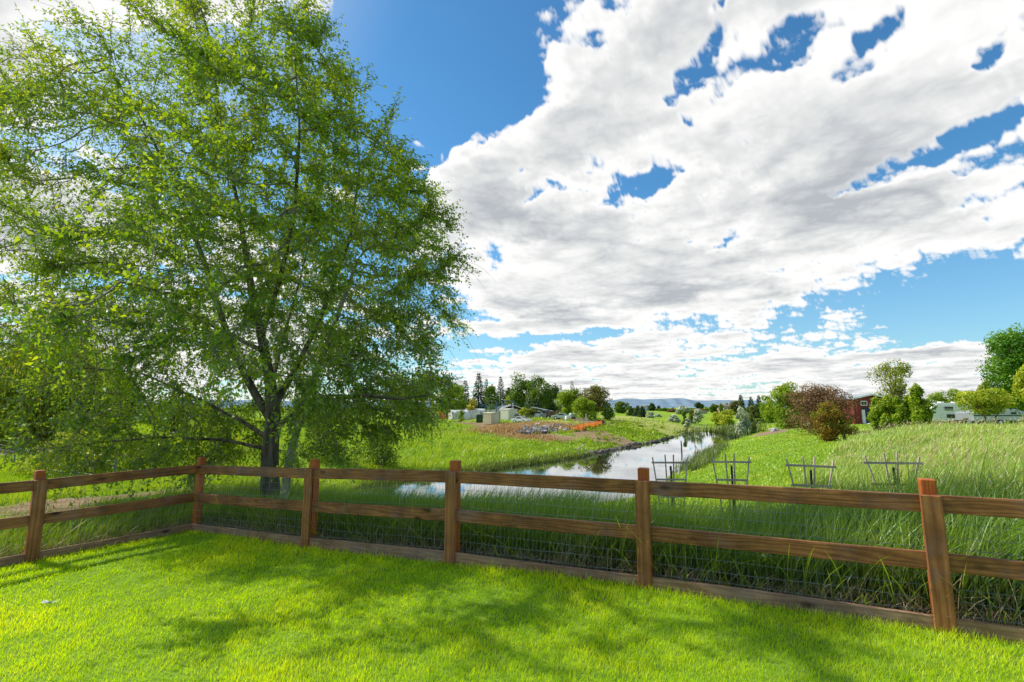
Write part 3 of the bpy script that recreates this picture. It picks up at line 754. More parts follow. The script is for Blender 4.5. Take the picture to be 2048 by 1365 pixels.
def hero_tree():
    D0 = 10.8; q0 = D0 / 13
    base = at(541, 1020, D0); bz = gz(base.x, base.y); base.z = bz - .1
    org = Vector((base.x, base.y, bz))
    r = np.random.default_rng(21)
    def T(px, py, dd=0): return at(px, py, D0 + dd)
    # main stems, each a polyline with radii (top end, pipe sizes below)
    stems = [
        ([base, T(541, 900), T(548, 840), T(540, 760, .1), T(520, 660, .2), T(500, 560, .3), T(478, 420, .5), T(448, 280, .8), T(425, 130, 1.0)], [.235, .21, .19, .15, .115, .09, .06, .04, .018]),
        ([T(548, 850), T(505, 780, .2), T(460, 690, .4), T(415, 540, .6), T(350, 370, .7), T(280, 230, .8), T(200, 120, .8)], [.15, .12, .10, .08, .055, .035, .015]),
        ([T(544, 820), T(590, 740, .8), T(640, 640, 1.4), T(700, 480, 1.8), T(720, 330, 2.0), T(700, 190, 2.0)], [.13, .09, .075, .055, .035, .015]),
        ([T(520, 680, .2), T(560, 560, -.8), T(590, 420, -1.8), T(600, 260, -2.3), T(590, 120, -2.4)], [.09, .07, .05, .032, .014]),
        ([T(541, 880), T(480, 840, .2), T(400, 800, .4), T(280, 745, .5), T(150, 735, .4)], [.08, .05, .038, .026, .014]),
        ([T(541, 900), T(450, 880, -.2), T(330, 875, -.4), T(200, 885, -.4), T(90, 900, -.3)], [.06, .045, .032, .022, .012]),
        ([T(541, 860), T(620, 810, -.6), T(720, 790, -1.0), T(800, 800, -1.2), T(860, 790, -1.1)], [.09, .065, .05, .03, .015]),
        ([T(520, 700), T(400, 640, 1.5), T(260, 560, 2.6), T(120, 480, 3.0), T(30, 430, 3.0)], [.08, .055, .04, .028, .014]),
        ([T(540, 780), T(560, 700, 2.0), T(600, 560, 3.4), T(640, 400, 4.0)], [.09, .06, .04, .014]),
    ]
    grey = ([T(566, 975, -.45), T(578, 920, -.35), T(592, 868, -.25), T(618, 780, .1), T(655, 690, .5), T(690, 590, .8), T(715, 520, .9)], [.085, .08, .075, .065, .055, .045, .03])
    grey[0][0].z = gz(grey[0][0].x, grey[0][0].y) - .1
    root = empty('broadleaf_tree', org, 0, 'huge spreading leafy tree with a dark trunk standing behind the fence corner', 'tree')
    for i, (p, q) in enumerate(stems[:4]):
        q = [a * q0 * (.92 if i == 0 else .82) for a in q]; v, f = trunk_mesh(p, q, 26 if i == 0 else 14, .055, i * 3.1, .55 if i == 0 else 0)
        mesh_obj('trunk' if i == 0 else 'limb', v - np.array(org), f, M_bark, root, smooth=True)
    for i, (p, q) in enumerate(stems[4:]):
        q = [a * q0 * (.92 if i == 0 else .82) for a in q]; v, f = trunk_mesh(p, q, 10, .05, i * 2.1 + 9, 0); mesh_obj('limb', v - np.array(org), f, M_bark, root, smooth=True)
    v, f = trunk_mesh(*grey, 14, .05, 5, .3); mesh_obj('leaning_stem', v - np.array(org), f, M_bark_grey, root, smooth=True)
    # crown envelope: left and right reach by height, taken at the trunk's distance
    prof = [(-60, 250, 500), (20, 90, 560), (90, 10, 665), (150, -30, 745), (200, -60, 790), (260, -90, 760), (330, -110, 850), (420, -130, 890), (520, -130, 895), (600, -120, 915),
            (680, -80, 895), (740, -60, 865), (800, -20, 850), (850, 20, 815), (900, 60, 740), (930, 110, 600), (955, 170, 440)]
    hz, hl, hr = [], [], []
    for py, l, rr in prof:
        hz.append(at(0, py, D0).z); hl.append(at(l, py, D0).x); hr.append(at(rr, py, D0).x)
    hz, hl, hr = map(np.array, (hz[::-1], hl[::-1], hr[::-1]))
    ax = base.x + .3
    def inside(p):
        z = p[:, 2]; l = np.interp(z, hz, hl); rr = np.interp(z, hz, hr)
        c = ax + (np.clip((z - bz) / 10, 0, 1)) * -.6
        dx = p[:, 0] - c; ext = np.where(dx > 0, rr - c, c - l)
        dy = p[:, 1] - D0; dep = np.interp((z - bz) / q0, [0, 1.2, 4, 9, 13.5, 14.5], [2.2, 3.9, 5.0, 5.0, 3.2, 1.6]) * q0 * np.where(dy < 0, np.where(dx < -.6, .55, np.interp((z - bz) / q0, [0, 2, 3.5, 8, 11], [.6, .8, 1.22, 1.15, .8])), 1.1)
        # perspective: what lies nearer shows larger, so keep the silhouette at its own distance
        sc = (D0 + np.clip(dy, -5, 5)) / D0
        e2 = np.clip(ext * sc, .3, None)
        rr2 = (dx / e2) ** 2 + (dy / dep) ** 2
        lump = np.array([mnoise.noise(Vector((a * .45, b * .45, c_ * .45))) for a, b, c_ in p]) if len(p) < 60000 else 0
        return (rr2 < (.98 + .30 * lump) ** 2) & (z > hz[0]) & (z < hz[-1] + .4), rr2
    P = np.stack([r.uniform(-13.5, .5, 15000), r.uniform(D0 - 5.5, D0 + 6, 15000), r.uniform(bz + .2, CZ + 13.2, 15000)], -1)
    ins, rr2 = inside(P); keep = ins & (r.random(len(P)) < np.clip(.45 + rr2 * .7, 0, 1))
    low_ = P[:, 2] < bz + 3.2
    AT = np.concatenate([P[keep & low_ & (P[:, 0] < base.x - .8)][:1500], P[keep & low_ & (P[:, 0] >= base.x - .8) & (np.abs(P[:, 0] - base.x) > .8)][:420], P[keep & ~low_][:3500]])
    # space colonisation from the stems
    nodes = []; parent = []; 
    def add_stem(poly, attach=True):
        poly = resample([Vector(p) for p in poly], .3); pr = -1
        if nodes and attach:
            pr = min(range(len(nodes)), key=lambda i: (nodes[i] - poly[0]).length)
        for p in poly:
            nodes.append(p); parent.append(pr); pr = len(nodes) - 1
    for s_ in stems: add_stem(s_[0])
    add_stem(grey[0], False)
    nstem = len(nodes)
    att = [Vector(a) for a in AT]; step = .27
    for it in range(60):
        kd = kdtree.KDTree(len(nodes))
        for i, p in enumerate(nodes): kd.insert(p, i)
        kd.balance(); pull = {}; rem = []
        for a in att:
            co, i, d = kd.find(a)
            if d < .33: continue
            rem.append(a)
            if nodes[i].z < bz + 1.0 and i < nstem: continue
            if d < 3.6: pull.setdefault(i, []).append((a - co).normalized())
        att = rem
        if not pull: break
        for i, ds in pull.items():
            v = Vector((0, 0, 0))
            for d in ds: v += d
            v = v.normalized() + Vector(r.normal(0, .18, 3)) + Vector((0, 0, .05))
            q = nodes[i] + v.normalized() * step
            nodes.append(q); parent.append(i)
        if len(nodes) > 15000: break
    n = len(nodes); NP = np.array(nodes); par = np.array(parent)
    load = np.zeros(n)
    kids = np.zeros(n, int)
    for i in range(n - 1, -1, -1):
        if kids[i] == 0: load[i] = .0062 ** 2.35
        if par[i] >= 0: load[par[i]] += load[i]; kids[par[i]] += 1
    rad = np.minimum(load ** (1 / 2.35), .07)
    e = np.arange(nstem, n)
    V1, F1 = tubes_np(NP[par[e]], NP[e], np.minimum(rad[par[e]], rad[e] * 1.5), rad[e], 5)
    mesh_obj('branch', V1 - np.array(org), F1, M_twig, root, smooth=True)
    # twigs with leaves on the thin wood
    thin = e[rad[e] < .024]
    lump = np.array([mnoise.noise(Vector(p) * .62 + Vector((7, 3, 1))) for p in NP[thin]])
    side_ = (NP[thin][:, 0] - ax) / 5
    src = np.repeat(thin, np.clip(np.round(6.6 + 7.0 * lump + 2.2 * side_ + r.normal(0, 1, len(thin))), 1, 15).astype(int)); m = len(src)
    base_d = unit(NP[src] - NP[par[src]])
    outd = NP[src] - np.array([ax, D0, bz + 4.5]); outd = unit(outd)
    low = np.clip(1 - (NP[src][:, 2] - bz) / 9, 0, 1)[:, None]
    d0 = unit(base_d * .5 + outd * .45 + r.normal(0, .55, (m, 3)) + np.array([0, 0, .15]) - low * np.array([0, 0, .35]))
    ln = r.uniform(.28, .72, m) * (1 + .35 * (np.linalg.norm((NP[src] - np.array([ax, D0, bz + 5.4])) / np.array([5.8, 5, 6.2]), axis=-1) > .85))
    p0 = NP[src] + (NP[par[src]] - NP[src]) * r.random((m, 1))
    p1 = p0 + d0 * ln[:, None] * .5; d1 = unit(d0 - np.array([0, 0, .5])); p2 = p1 + d1 * ln[:, None] * .5
    tA = np.concatenate([p0, p1]); tB = np.concatenate([p1, p2]); ra = np.concatenate([np.full(m, .0045), np.full(m, .003)]); rb = np.concatenate([np.full(m, .003), np.full(m, .0015)])
    V2, F2 = tubes_np(tA, tB, ra, rb, 3)
    # bare grey drooping twigs low in the crown
    nb = 420; sel = r.choice(e[(NP[e][:, 2] < bz + 6.2)], nb); cur = NP[sel].copy(); dd = unit(r.normal(0, 1, (nb, 3)) * np.array([1, 1, .4]) + np.array([0, -.35, .25])); BA, BB, RA, RB = [], [], [], []
    for k in range(7):
        nx = cur + dd * .22; BA.append(cur); BB.append(nx); RA.append(np.full(nb, .0065 - k * .0007)); RB.append(np.full(nb, .0058 - k * .0007)); cur = nx; dd = unit(dd + r.normal(0, .12, (nb, 3)) - np.array([0, 0, .24]))
    V3, F3 = tubes_np(np.concatenate(BA), np.concatenate(BB), np.concatenate(RA), np.concatenate(RB), 3)
    V = np.concatenate([V2, V3]); F = np.concatenate([F2, F3 + len(V2)])
    mesh_obj('twig', V - np.array(org), F, M_bark_grey, root)
    # leaves: alternate along each twig
    PL = []; DL = []
    KL = 10
    for k in range(KL):
        t = (k + .5 + r.uniform(-.3, .3, m)) / KL * 2
        q = np.where((t < 1)[:, None], p0 + (p1 - p0) * t[:, None], p1 + (p2 - p1) * (t - 1)[:, None])
        sd_ = unit(np.cross(d0, r.normal(0, 1, (m, 3)))) 
        PL.append(q); DL.append(unit(sd_ + d0 * .5 + np.array([0, 0, -.35])))
    PL = np.concatenate(PL); DL = np.concatenate(DL); nl = len(PL)
    kp = r.random(nl) < .9; PL = PL[kp]; DL = DL[kp]; nl = len(PL)
    nrm = unit(r.normal(0, .7, (nl, 3)) + np.array([0, 0, .8]))
    size = r.uniform(.055, .11, nl)
    Vl, Fl = leaves(PL, DL, nrm, size, size * r.uniform(.42, .6, nl))
    cl = np.array([mnoise.noise(Vector((a * .8, b * .8, c * .8))) for a, b, c in PL[::1]]) if nl < 900000 else np.zeros(nl)
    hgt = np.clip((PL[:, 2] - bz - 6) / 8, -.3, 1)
    v = np.clip(.36 + cl * .45 + r.normal(0, .20, nl) + hgt * .12, 0, 1)  # leaf number: noise clumps, random spread, paler higher up
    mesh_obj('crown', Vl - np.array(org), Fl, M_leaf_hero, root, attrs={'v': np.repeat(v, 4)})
hero_tree()

# ---------------------------------------------------------------- trees and shrubs beyond
PAL = {
 'bright': [(0, (0.124, 0.230, 0.013)), (.5, (0.265, 0.400, 0.021)), (1, (0.478, 0.553, 0.039))],
 'mid':    [(0, (0.062, 0.130, 0.015)), (.5, (0.133, 0.230, 0.023)), (1, (0.265, 0.369, 0.039))],
 'dark':   [(0, (0.032, 0.069, 0.015)), (.5, (0.071, 0.130, 0.023)), (1, (0.160, 0.215, 0.039))],
 'conifer':[(0, (0.017, 0.043, 0.020)), (.5, (0.041, 0.087, 0.035)), (1, (0.102, 0.160, 0.058))],
 'yellow': [(0, (0.203, 0.290, 0.017)), (.5, (0.406, 0.493, 0.029)), (1, (0.667, 0.667, 0.072))],
 'gold':   [(0, (0.435, 0.377, 0.029)), (.5, (0.725, 0.609, 0.058)), (1, (0.850, 0.783, 0.145))],
 'maple': [(0, (.05, .13, .012)), (.5, (.11, .27, .018)), (1, (.24, .42, .03))],
 'silver': [(0, (0.232, 0.290, 0.189)), (.5, (0.493, 0.566, 0.406)), (1, (0.797, 0.850, 0.667))],
 'plum':   [(0, (.10, .05, .028)), (.5, (.24, .125, .065)), (1, (.40, .26, .13))],
 'rust':   [(0, (.09, .06, .012)), (.35, (.26, .13, .028)), (.6, (.40, .22, .03)), (.8, (.22, .30, .03)), (1, (.34, .46, .04))],
 'olive':  [(0, (0.087, 0.102, 0.022)), (.5, (0.160, 0.189, 0.036)), (1, (0.261, 0.290, 0.072))],
 'willow': [(0, (0.142, 0.200, 0.015)), (.5, (0.283, 0.338, 0.026)), (1, (0.478, 0.477, 0.052))],
 'maroon': [(0, (0.088, 0.069, 0.020)), (.5, (0.177, 0.170, 0.026)), (1, (0.300, 0.292, 0.039))],
}
LM = {k: leaf_mat('leaf_' + k, v, trans=.3 if k in ('conifer', 'dark', 'silver', 'plum') else .4, gloss=.04, tint=(1.15, 1.1, .7)) for k, v in PAL.items()}
M_bark_far = plain_mat('far_bark', (.16, .125, .095), rough=.9, var=.35, scale=4)

def crown_cloud(r, w, h, dpt, lobes, n, leaf, shape='round', z0=0.0, droop=0.0):
    """leaf quads through lobes of an uneven crown; returns positions, normals"""
    cs = []
    for k in range(lobes):
        for _ in range(40):
            a = r.uniform(0, 2 * math.pi); t = r.uniform(.0, 1.0); 
            if shape == 'round': env = math.sqrt(max(0, 1 - (2 * t - 1) ** 2)) * .5 + .02
            elif shape == 'vase': env = .5 * min(1, .35 + t * .9) * math.sqrt(max(.02, 1 - max(0, t - .55) ** 2 / .22))
            elif shape == 'column': env = .5 * min(1, .6 + t) * (1 - max(0, t - .6) / .5)
            elif shape == 'dome': env = .5 * math.sqrt(max(0, 1 - (t * .97) ** 2))
            else: env = .5
            rr = math.sqrt(r.random()) * env * .78
            c = np.array([math.cos(a) * rr * w, math.sin(a) * rr * dpt, z0 + t * h * .86 + h * .07])
            break
        s = r.uniform(.13, .25) * (1.25 - .25 * t)
        cs.append((c, np.array([w * s, dpt * s, min(h, (w + h) / 2) * s * .85])))
    P, Nn, Vv = [], [], []
    per = max(8, n // len(cs))
    for c, rad in cs:
        d = unit(r.normal(0, 1, (per, 3))); q = r.uniform(.55, 1.06, (per, 1)) ** .7
        lump = 1 + .22 * np.sin(d[:, 0:1] * 5 + c[0]) * np.cos(d[:, 2:3] * 6 + c[2])
        p = c + d * rad * q * lump; p[:, 2] -= droop * r.random(per) * (1 - np.abs(d[:, 2]))
        P.append(p); Nn.append(unit(d + r.normal(0, .55, (per, 3)))); Vv.append(np.clip(.5 + .25 * d[:, 2] + r.normal(0, .2, per) + r.uniform(-.18, .18), 0, 1))  # leaf number: random, paler towards the top of each lobe
    return np.concatenate(P), np.concatenate(Nn), np.concatenate(Vv), cs
def quads(P, Nn, size, r, asp=.7):
    t = unit(np.cross(Nn, r.normal(0, 1, P.shape))); return leaves(P - t * size[:, None] * .5, t, Nn, size, size * asp, .15)
def plant(name, kind, loc, w, h, seed, pal, label, cat, group=None, leaf=.3, n=3000, lobes=22, bare=.12, trunks=1, shape='round', lean=0.0, droop=0.0, limbs=7, trunk_r=None, bark=None, depth=None):
    r = np.random.default_rng(seed); R = random.Random(seed)
    root = empty(name, loc, R.uniform(0, 0.01), label, cat, group)
    z0 = h * bare
    if kind == 'conifer':
        P, Nn, Vv, D_, Sz = [], [], [], [], []
        tiers = 18; per = max(10, n // tiers)
        for k in range(tiers):
            t = (k + .5) / tiers; z = z0 + (h - z0) * t * .99; rr = w * .5 * (1 - t) ** .8 * R.uniform(.78, 1.12) + .02 * w
            kk = max(6, int(per * (1.45 - t)))
            a = r.uniform(0, 2 * math.pi, kk); nb = R.randint(7, 10); a = np.round(a / (2 * math.pi) * nb) / nb * 2 * math.pi + r.normal(0, .15, kk) + k
            q = np.sqrt(r.random(kk)) * rr * (1 + .2 * np.sin(a * 3 + k))
            p = np.stack([np.cos(a) * q, np.sin(a) * q, z - q * .42 + r.normal(0, .012 * h, kk)], -1)
            d = unit(np.stack([np.cos(a), np.sin(a), np.full(kk, -.45)], -1) + r.normal(0, .3, (kk, 3)))
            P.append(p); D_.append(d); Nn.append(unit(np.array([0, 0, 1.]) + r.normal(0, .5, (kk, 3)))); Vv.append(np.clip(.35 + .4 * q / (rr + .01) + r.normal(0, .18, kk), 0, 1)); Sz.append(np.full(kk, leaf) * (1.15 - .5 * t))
        P, D_, Nn, Vv, Sz = map(np.concatenate, (P, D_, Nn, Vv, Sz))
        V, F = leaves(P, D_, Nn, Sz * 1.5, Sz * .6, .1)
        mb = MB().tube([(0, 0, -.3), (0, 0, h * .5), (0, 0, h * .985)], [w * .045 + .05, w * .03 + .03, .02], 7)
        mb.build('trunk', M_bark_far, root, smooth=True)
        mesh_obj('crown', V, F, LM[pal], root, attrs={'v': np.repeat(Vv, 4)}); return root
    w = w * .92; h = h * .98
    P, Nn, Vv, cs = crown_cloud(r, w, h - z0, depth or w * .9, lobes, n, leaf, shape, z0, droop)
    size = r.uniform(.6, 1.25, len(P)) * leaf
    if kind == 'willow':
        t = unit(np.array([0, 0, -1.]) + r.normal(0, .16, P.shape)); V, F = leaves(P, t, Nn, size * 2.6, size * .5, .1)
    else: V, F = quads(P, Nn, size, r)
    if lean: V = V + np.stack([V[:, 2] * lean, V[:, 2] * 0, V[:, 2] * 0], -1)
    # trunk(s) and limbs reaching into the lobes
    mb = MB(); tr = trunk_r or max(.05, w * .035)
    tops = []
    for k in range(trunks):
        a = R.uniform(0, 6.28); sp = 0 if trunks == 1 else w * .22
        tp = Vector((math.cos(a) * sp + lean * h * .5, math.sin(a) * sp, z0 + (h - z0) * .45))
        md = Vector((math.cos(a) * sp * .3, math.sin(a) * sp * .3, z0 * .6 + .1 * h))
        mb.tube([(0 if trunks == 1 else math.cos(a) * tr, 0 if trunks == 1 else math.sin(a) * tr, -.3), md, tp], [tr / trunks ** .5 * 1.15, tr / trunks ** .5 * .85, tr / trunks ** .5 * .5], 8); tops.append((md, tp))
    for c, rad in cs[:max(limbs, 0)]:
        md, tp = R.choice(tops); s = md.lerp(tp, R.uniform(0, .9)); e = Vector(c); m_ = s.lerp(e, .5) + Vector((0, 0, .04 * h))
        mb.tube([s, m_, e], [tr * .42, tr * .3, tr * .1], 5)
    mb.build('trunk', bark or M_bark_far, root, smooth=True)
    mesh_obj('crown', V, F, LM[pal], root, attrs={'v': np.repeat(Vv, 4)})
    return root
def place(px, top, base, wpx, D, sink=.0):
    """point on the ground under the photo position, width and height in metres"""
    b = at(px, base, D); z = gz(b.x, b.y); h = at(px, top, D).z - z
    return (b.x, b.y, z - sink), wpx * mpp(D), max(h, .4)

TREES = [
 # px, top, base, width px, D, name, kind, palette, shape, label, extra
 (95, 672, 885, 300, 30, 'willow_tree', 'willow', 'willow', 'dome', 'large weeping willow at the left edge behind the fence', dict(n=26000, leaf=.16, lobes=60, droop=1.4, bare=.10, trunk_r=.3)),
 (300, 806, 868, 120, 70, 'broadleaf_tree', 'b', 'mid', 'dome', 'wide bushy tree in the left field seen through the left branches', dict(n=4000, bare=.0)),
 (425, 800, 866, 110, 72, 'broadleaf_tree', 'b', 'dark', 'dome', 'dark bushy tree in the left field just left of the big trunk', dict(n=4000, bare=.0)),
 (600, 796, 866, 120, 74, 'broadleaf_tree', 'b', 'mid', 'dome', 'bushy tree across the field just right of the big trunk', dict(n=4500, bare=.0)),
 (250, 800, 862, 60, 75, 'broadleaf_tree', 'b', 'mid', 'round', 'small leafy tree in the left field to the right of the willow', dict()),
 (330, 868, 902, 200, 36, 'hedge', 'b', 'dark', 'dome', 'dark low hedge under the lowest left branches of the huge tree', dict(n=6000, leaf=.16, bare=0, trunks=3, lobes=40, depth=2)),
 (150, 862, 932, 190, 18.5, 'shrub', 'b', 'yellow', 'dome', 'added yellow green shrub for sunlit drooping leaves behind the leftmost fence bay', dict(n=5000, leaf=.085, bare=.02, trunks=4, lobes=26)),  # added shrubs, standing in for the big tree's yellow-lit drooping leaves
 (300, 868, 934, 170, 19.5, 'shrub', 'b', 'bright', 'dome', 'added bright green shrub for drooping leaves between the yellow green shrub and the fence corner post', dict(n=5000, leaf=.085, bare=.02, trunks=4, lobes=26)),
 (425, 866, 930, 140, 21, 'shrub', 'b', 'yellow', 'dome', 'small added shrub for sunlit drooping leaves directly left of the huge tree trunk', dict(n=4000, leaf=.09, bare=.02, trunks=4, lobes=22)),
 (20, 690, 880, 190, 40, 'broadleaf_tree', 'b', 'dark', 'round', 'dark dense tree behind the willow at the left edge', dict(n=9000, leaf=.2, bare=.02, lobes=34)),
 (215, 738, 872, 130, 44, 'broadleaf_tree', 'b', 'dark', 'round', 'dark tree behind the right side of the willow', dict(n=7000, leaf=.2, bare=.02, lobes=30)),
 (345, 780, 868, 130, 50, 'broadleaf_tree', 'b', 'mid', 'round', 'green tree in the field between the willow and the huge trunk', dict(n=6000, leaf=.2, bare=.02, lobes=26)),
 (655, 800, 905, 110, 36, 'shrub', 'b', 'dark', 'dome', 'dark dense shrub just right of the dark trunk of the huge tree', dict(n=5000, leaf=.15, bare=.0, trunks=3)),
 (760, 850, 915, 100, 38, 'shrub', 'b', 'mid', 'dome', 'mid green shrub low on the bank under the right branches of the huge tree', dict(n=4000, leaf=.15, bare=.0, trunks=3)),
 (730, 770, 850, 90, 90, 'broadleaf_tree', 'b', 'mid', 'round', 'rounded tree across the field seen through the right side of the huge tree', dict()),
 (790, 748, 842, 80, 105, 'broadleaf_tree', 'b', 'dark', 'round', 'dark tree at the left end of the far tree row', dict()),
 (843, 738, 836, 90, 124, 'broadleaf_tree', 'b', 'mid', 'round', 'tall full tree left of the bright round one in the far row', dict(n=5000)),
 (893, 752, 830, 34, 125, 'broadleaf_tree', 'b', 'olive', 'vase', 'thin pale tree showing behind the bright round tree', dict(n=1600)),
 (903, 771, 834, 70, 128, 'broadleaf_tree', 'b', 'bright', 'round', 'bright round tree behind the orange tarp and white tents', dict(n=5000, trunks=3)),
 (930, 760, 822, 30, 135, 'conifer_tree', 'conifer', 'conifer', '', 'shorter dark conifer left of the tallest spruce', dict(n=1400)),
 (957, 745, 822, 40, 130, 'conifer_tree', 'conifer', 'conifer', '', 'tallest broad dark spruce behind the green roof', dict(n=2600)),
 (972, 757, 822, 22, 138, 'conifer_tree', 'conifer', 'conifer', '', 'narrow conifer pressed against the right side of the tallest spruce', dict(n=1000)),
 (943, 797, 824, 22, 122, 'shrub', 'b', 'gold', 'round', 'golden yellow shrub between the conifers above the green roof', dict(n=900, bare=.05)),
 (981, 766, 832, 44, 120, 'broadleaf_tree', 'b', 'mid', 'column', 'pointed green tree between the two tall spruces', dict(n=3600, bare=.05)),
 (1001, 752, 822, 26, 132, 'conifer_tree', 'conifer', 'conifer', '', 'slim ragged spruce left of the two big cottonwoods', dict(n=1300)),
 (1014, 795, 824, 22, 128, 'shrub', 'b', 'yellow', 'round', 'yellow green shrub at the foot of the slim ragged spruce', dict(n=800, bare=.05)),
 (1038, 748, 826, 60, 142, 'cottonwood_tree', 'b', 'mid', 'round', 'left one of the two big cottonwoods behind the metal roofs', dict(n=5500, lobes=30)),
 (1078, 753, 828, 62, 138, 'cottonwood_tree', 'b', 'mid', 'round', 'right one of the two big cottonwoods behind the metal roofs', dict(n=5500, lobes=30)),
 (1105, 768, 828, 36, 140, 'broadleaf_tree', 'b', 'dark', 'round', 'darker tree at the right shoulder of the two big cottonwoods', dict(n=2600)),
 (1122, 770, 822, 22, 175, 'conifer_tree', 'conifer', 'conifer', '', 'distant conifer tip left of the bright junkyard trees', dict(n=700)),
 (1145, 760, 822, 22, 170, 'conifer_tree', 'conifer', 'olive', '', 'sparse tall conifer tip above the bright junkyard trees', dict(n=600)),
 (1134, 783, 838, 56, 112, 'broadleaf_tree', 'b', 'bright', 'round', 'bright leafy tree directly behind the parked stake truck', dict(n=4500, bare=.05)),
 (1190, 771, 838, 84, 112, 'maple_tree', 'b', 'maroon', 'round', 'broad dark bronze green maple at the right end of the yard', dict(n=6500, lobes=34)),
 (1168, 797, 842, 56, 102, 'broadleaf_tree', 'b', 'bright', 'round', 'bright young tree in front of the bronze green maple', dict(n=3600, bare=.05)),
 (1216, 806, 842, 26, 108, 'broadleaf_tree', 'b', 'mid', 'column', 'slender green tree at the right foot of the bronze green maple', dict(n=1600, bare=.05)),
 (1062, 815, 840, 34, 98, 'broadleaf_tree', 'b', 'olive', 'vase', 'small young tree with a thin trunk in front of the metal roofs', dict(n=900, lobes=9, bare=.3)),
 (1048, 817, 832, 26, 108, 'shrub', 'b', 'yellow', 'round', 'yellow green bush beside the small young tree in the yard', dict(n=700, bare=.0)),
 (918, 768, 828, 50, 150, 'broadleaf_tree', 'b', 'mid', 'round', 'mid green tree filling the row behind the bright round tree', dict(n=2600, bare=.0)),
 (1020, 775, 826, 40, 160, 'broadleaf_tree', 'b', 'dark', 'round', 'dark rounded tree behind the slim ragged spruce', dict(n=2200, bare=.0)),
 (1058, 762, 826, 46, 165, 'broadleaf_tree', 'b', 'dark', 'round', 'dark tree showing between the two big cottonwoods', dict(n=2400, bare=.0)),
 (1100, 785, 830, 50, 150, 'broadleaf_tree', 'b', 'mid', 'round', 'lower rounded tree right of the two big cottonwoods', dict(n=2400, bare=.0)),
 (1152, 778, 830, 50, 150, 'broadleaf_tree', 'b', 'mid', 'round', 'rounded tree behind and between the bright yard trees and the bronze maple', dict(n=2400, bare=.0)),
 (922, 820, 840, 18, 98, 'shrub', 'b', 'bright', 'vase', 'small bright sapling in front of the white tents', dict(n=500, lobes=8, bare=.2)),
 (1244, 804, 828, 34, 185, 'broadleaf_tree', 'b', 'mid', 'round', 'rounded green tree right of the small white shed', dict(n=2200, bare=.05)),
 (1262, 812, 834, 16, 165, 'conifer_tree', 'conifer', 'dark', '', 'left one of the small dark spruces above the fairway', dict(n=700)),
 (1276, 811, 836, 20, 160, 'conifer_tree', 'conifer', 'conifer', '', 'middle one of the small dark spruces above the fairway', dict(n=900)),
 (1285, 812, 839, 16, 155, 'conifer_tree', 'conifer', 'conifer', '', 'right one of the small dark spruces above the fairway', dict(n=900)),
 (1301, 824, 839, 22, 150, 'olive_tree', 'b', 'silver', 'dome', 'small silvery shrub tree beside the dark spruces above the fairway', dict(n=1100, bare=.0)),
 (1316, 828, 838, 16, 160, 'olive_tree', 'b', 'silver', 'dome', 'smallest silvery shrub above the fairway', dict(n=700, bare=.0)),
 (1305, 807, 825, 18, 300, 'broadleaf_tree', 'b', 'dark', 'column', 'dark pyramid shaped tree in front of the mountains', dict(n=1200, bare=.0)),
 (1318, 811, 824, 6, 300, 'conifer_tree', 'conifer', 'conifer', '', 'tiny slim conifer in front of the mountains', dict(n=300)),
 (1328, 817, 826, 26, 290, 'broadleaf_tree', 'b', 'mid', 'dome', 'low green clump on the far field right of the tiny slim conifer', dict(n=900, bare=.0)),
 (1345, 819, 828, 20, 260, 'broadleaf_tree', 'b', 'plum', 'dome', 'brownish low clump on the far field', dict(n=700, bare=.0)),
 (1366, 813, 832, 34, 190, 'olive_tree', 'b', 'silver', 'round', 'broad silvery tree in the middle of the far field', dict(n=2400, bare=.1)),
 (1348, 831, 846, 26, 132, 'olive_tree', 'b', 'silver', 'dome', 'low spreading silvery tree on the far pond bank', dict(n=1700, bare=.0)),
 (1396, 820, 848, 24, 128, 'olive_tree', 'b', 'silver', 'column', 'upright silvery tree right of the olive green one by the far water', dict(n=1700, bare=.05)),
 (1385, 820, 846, 20, 130, 'broadleaf_tree', 'b', 'olive', 'column', 'olive green tree between the silvery trees by the far water', dict(n=1500, bare=.0)),
 (1369, 822, 854, 11, 112, 'poplar_tree', 'b', 'mid', 'column', 'slender dark poplar at the tip of the fairway by the water', dict(n=900, bare=.0)),
 (1375, 838, 855, 16, 110, 'olive_tree', 'b', 'silver', 'dome', 'silvery bush at the foot of the slender poplar', dict(n=800, bare=.0)),
 (1398, 805, 822, 20, 280, 'broadleaf_tree', 'b', 'dark', 'round', 'round dark tree standing alone before the mountains', dict(n=1500, bare=.05)),
 (1428, 808, 824, 20, 250, 'broadleaf_tree', 'b', 'mid', 'round', 'rounded tree left of the tan house', dict(n=1300, bare=.0)),
 (1412, 815, 824, 12, 270, 'broadleaf_tree', 'b', 'bright', 'round', 'small bright tree between the dark round tree and the tan house', dict(n=600, bare=.0)),
 (1443, 808, 823, 10, 240, 'broadleaf_tree', 'b', 'mid', 'column', 'narrow tree just left of the tan house', dict(n=600, bare=.0)),
 (1453, 806, 815, 8, 290, 'broadleaf_tree', 'b', 'bright', 'round', 'small bright treetop behind the tan house roof', dict(n=400, bare=.0)),
 (1436, 825, 853, 30, 112, 'willow_tree', 'b', 'yellow', 'dome', 'left and smaller yellow green willow at the head of the pond', dict(n=2200, bare=.0)),
 (1456, 821, 853, 38, 108, 'willow_tree', 'b', 'yellow', 'round', 'right and larger yellow green willow at the head of the pond', dict(n=3000, bare=.0)),
 (1486, 814, 864, 32, 82, 'olive_tree', 'b', 'silver', 'column', 'tall silver leaved tree on the right bank by the water', dict(n=3600, bare=.02)),
 (1500, 834, 858, 26, 84, 'olive_tree', 'b', 'olive', 'dome', 'grey green bush attached to the right side of the tall silver tree', dict(n=1500, bare=.0)),
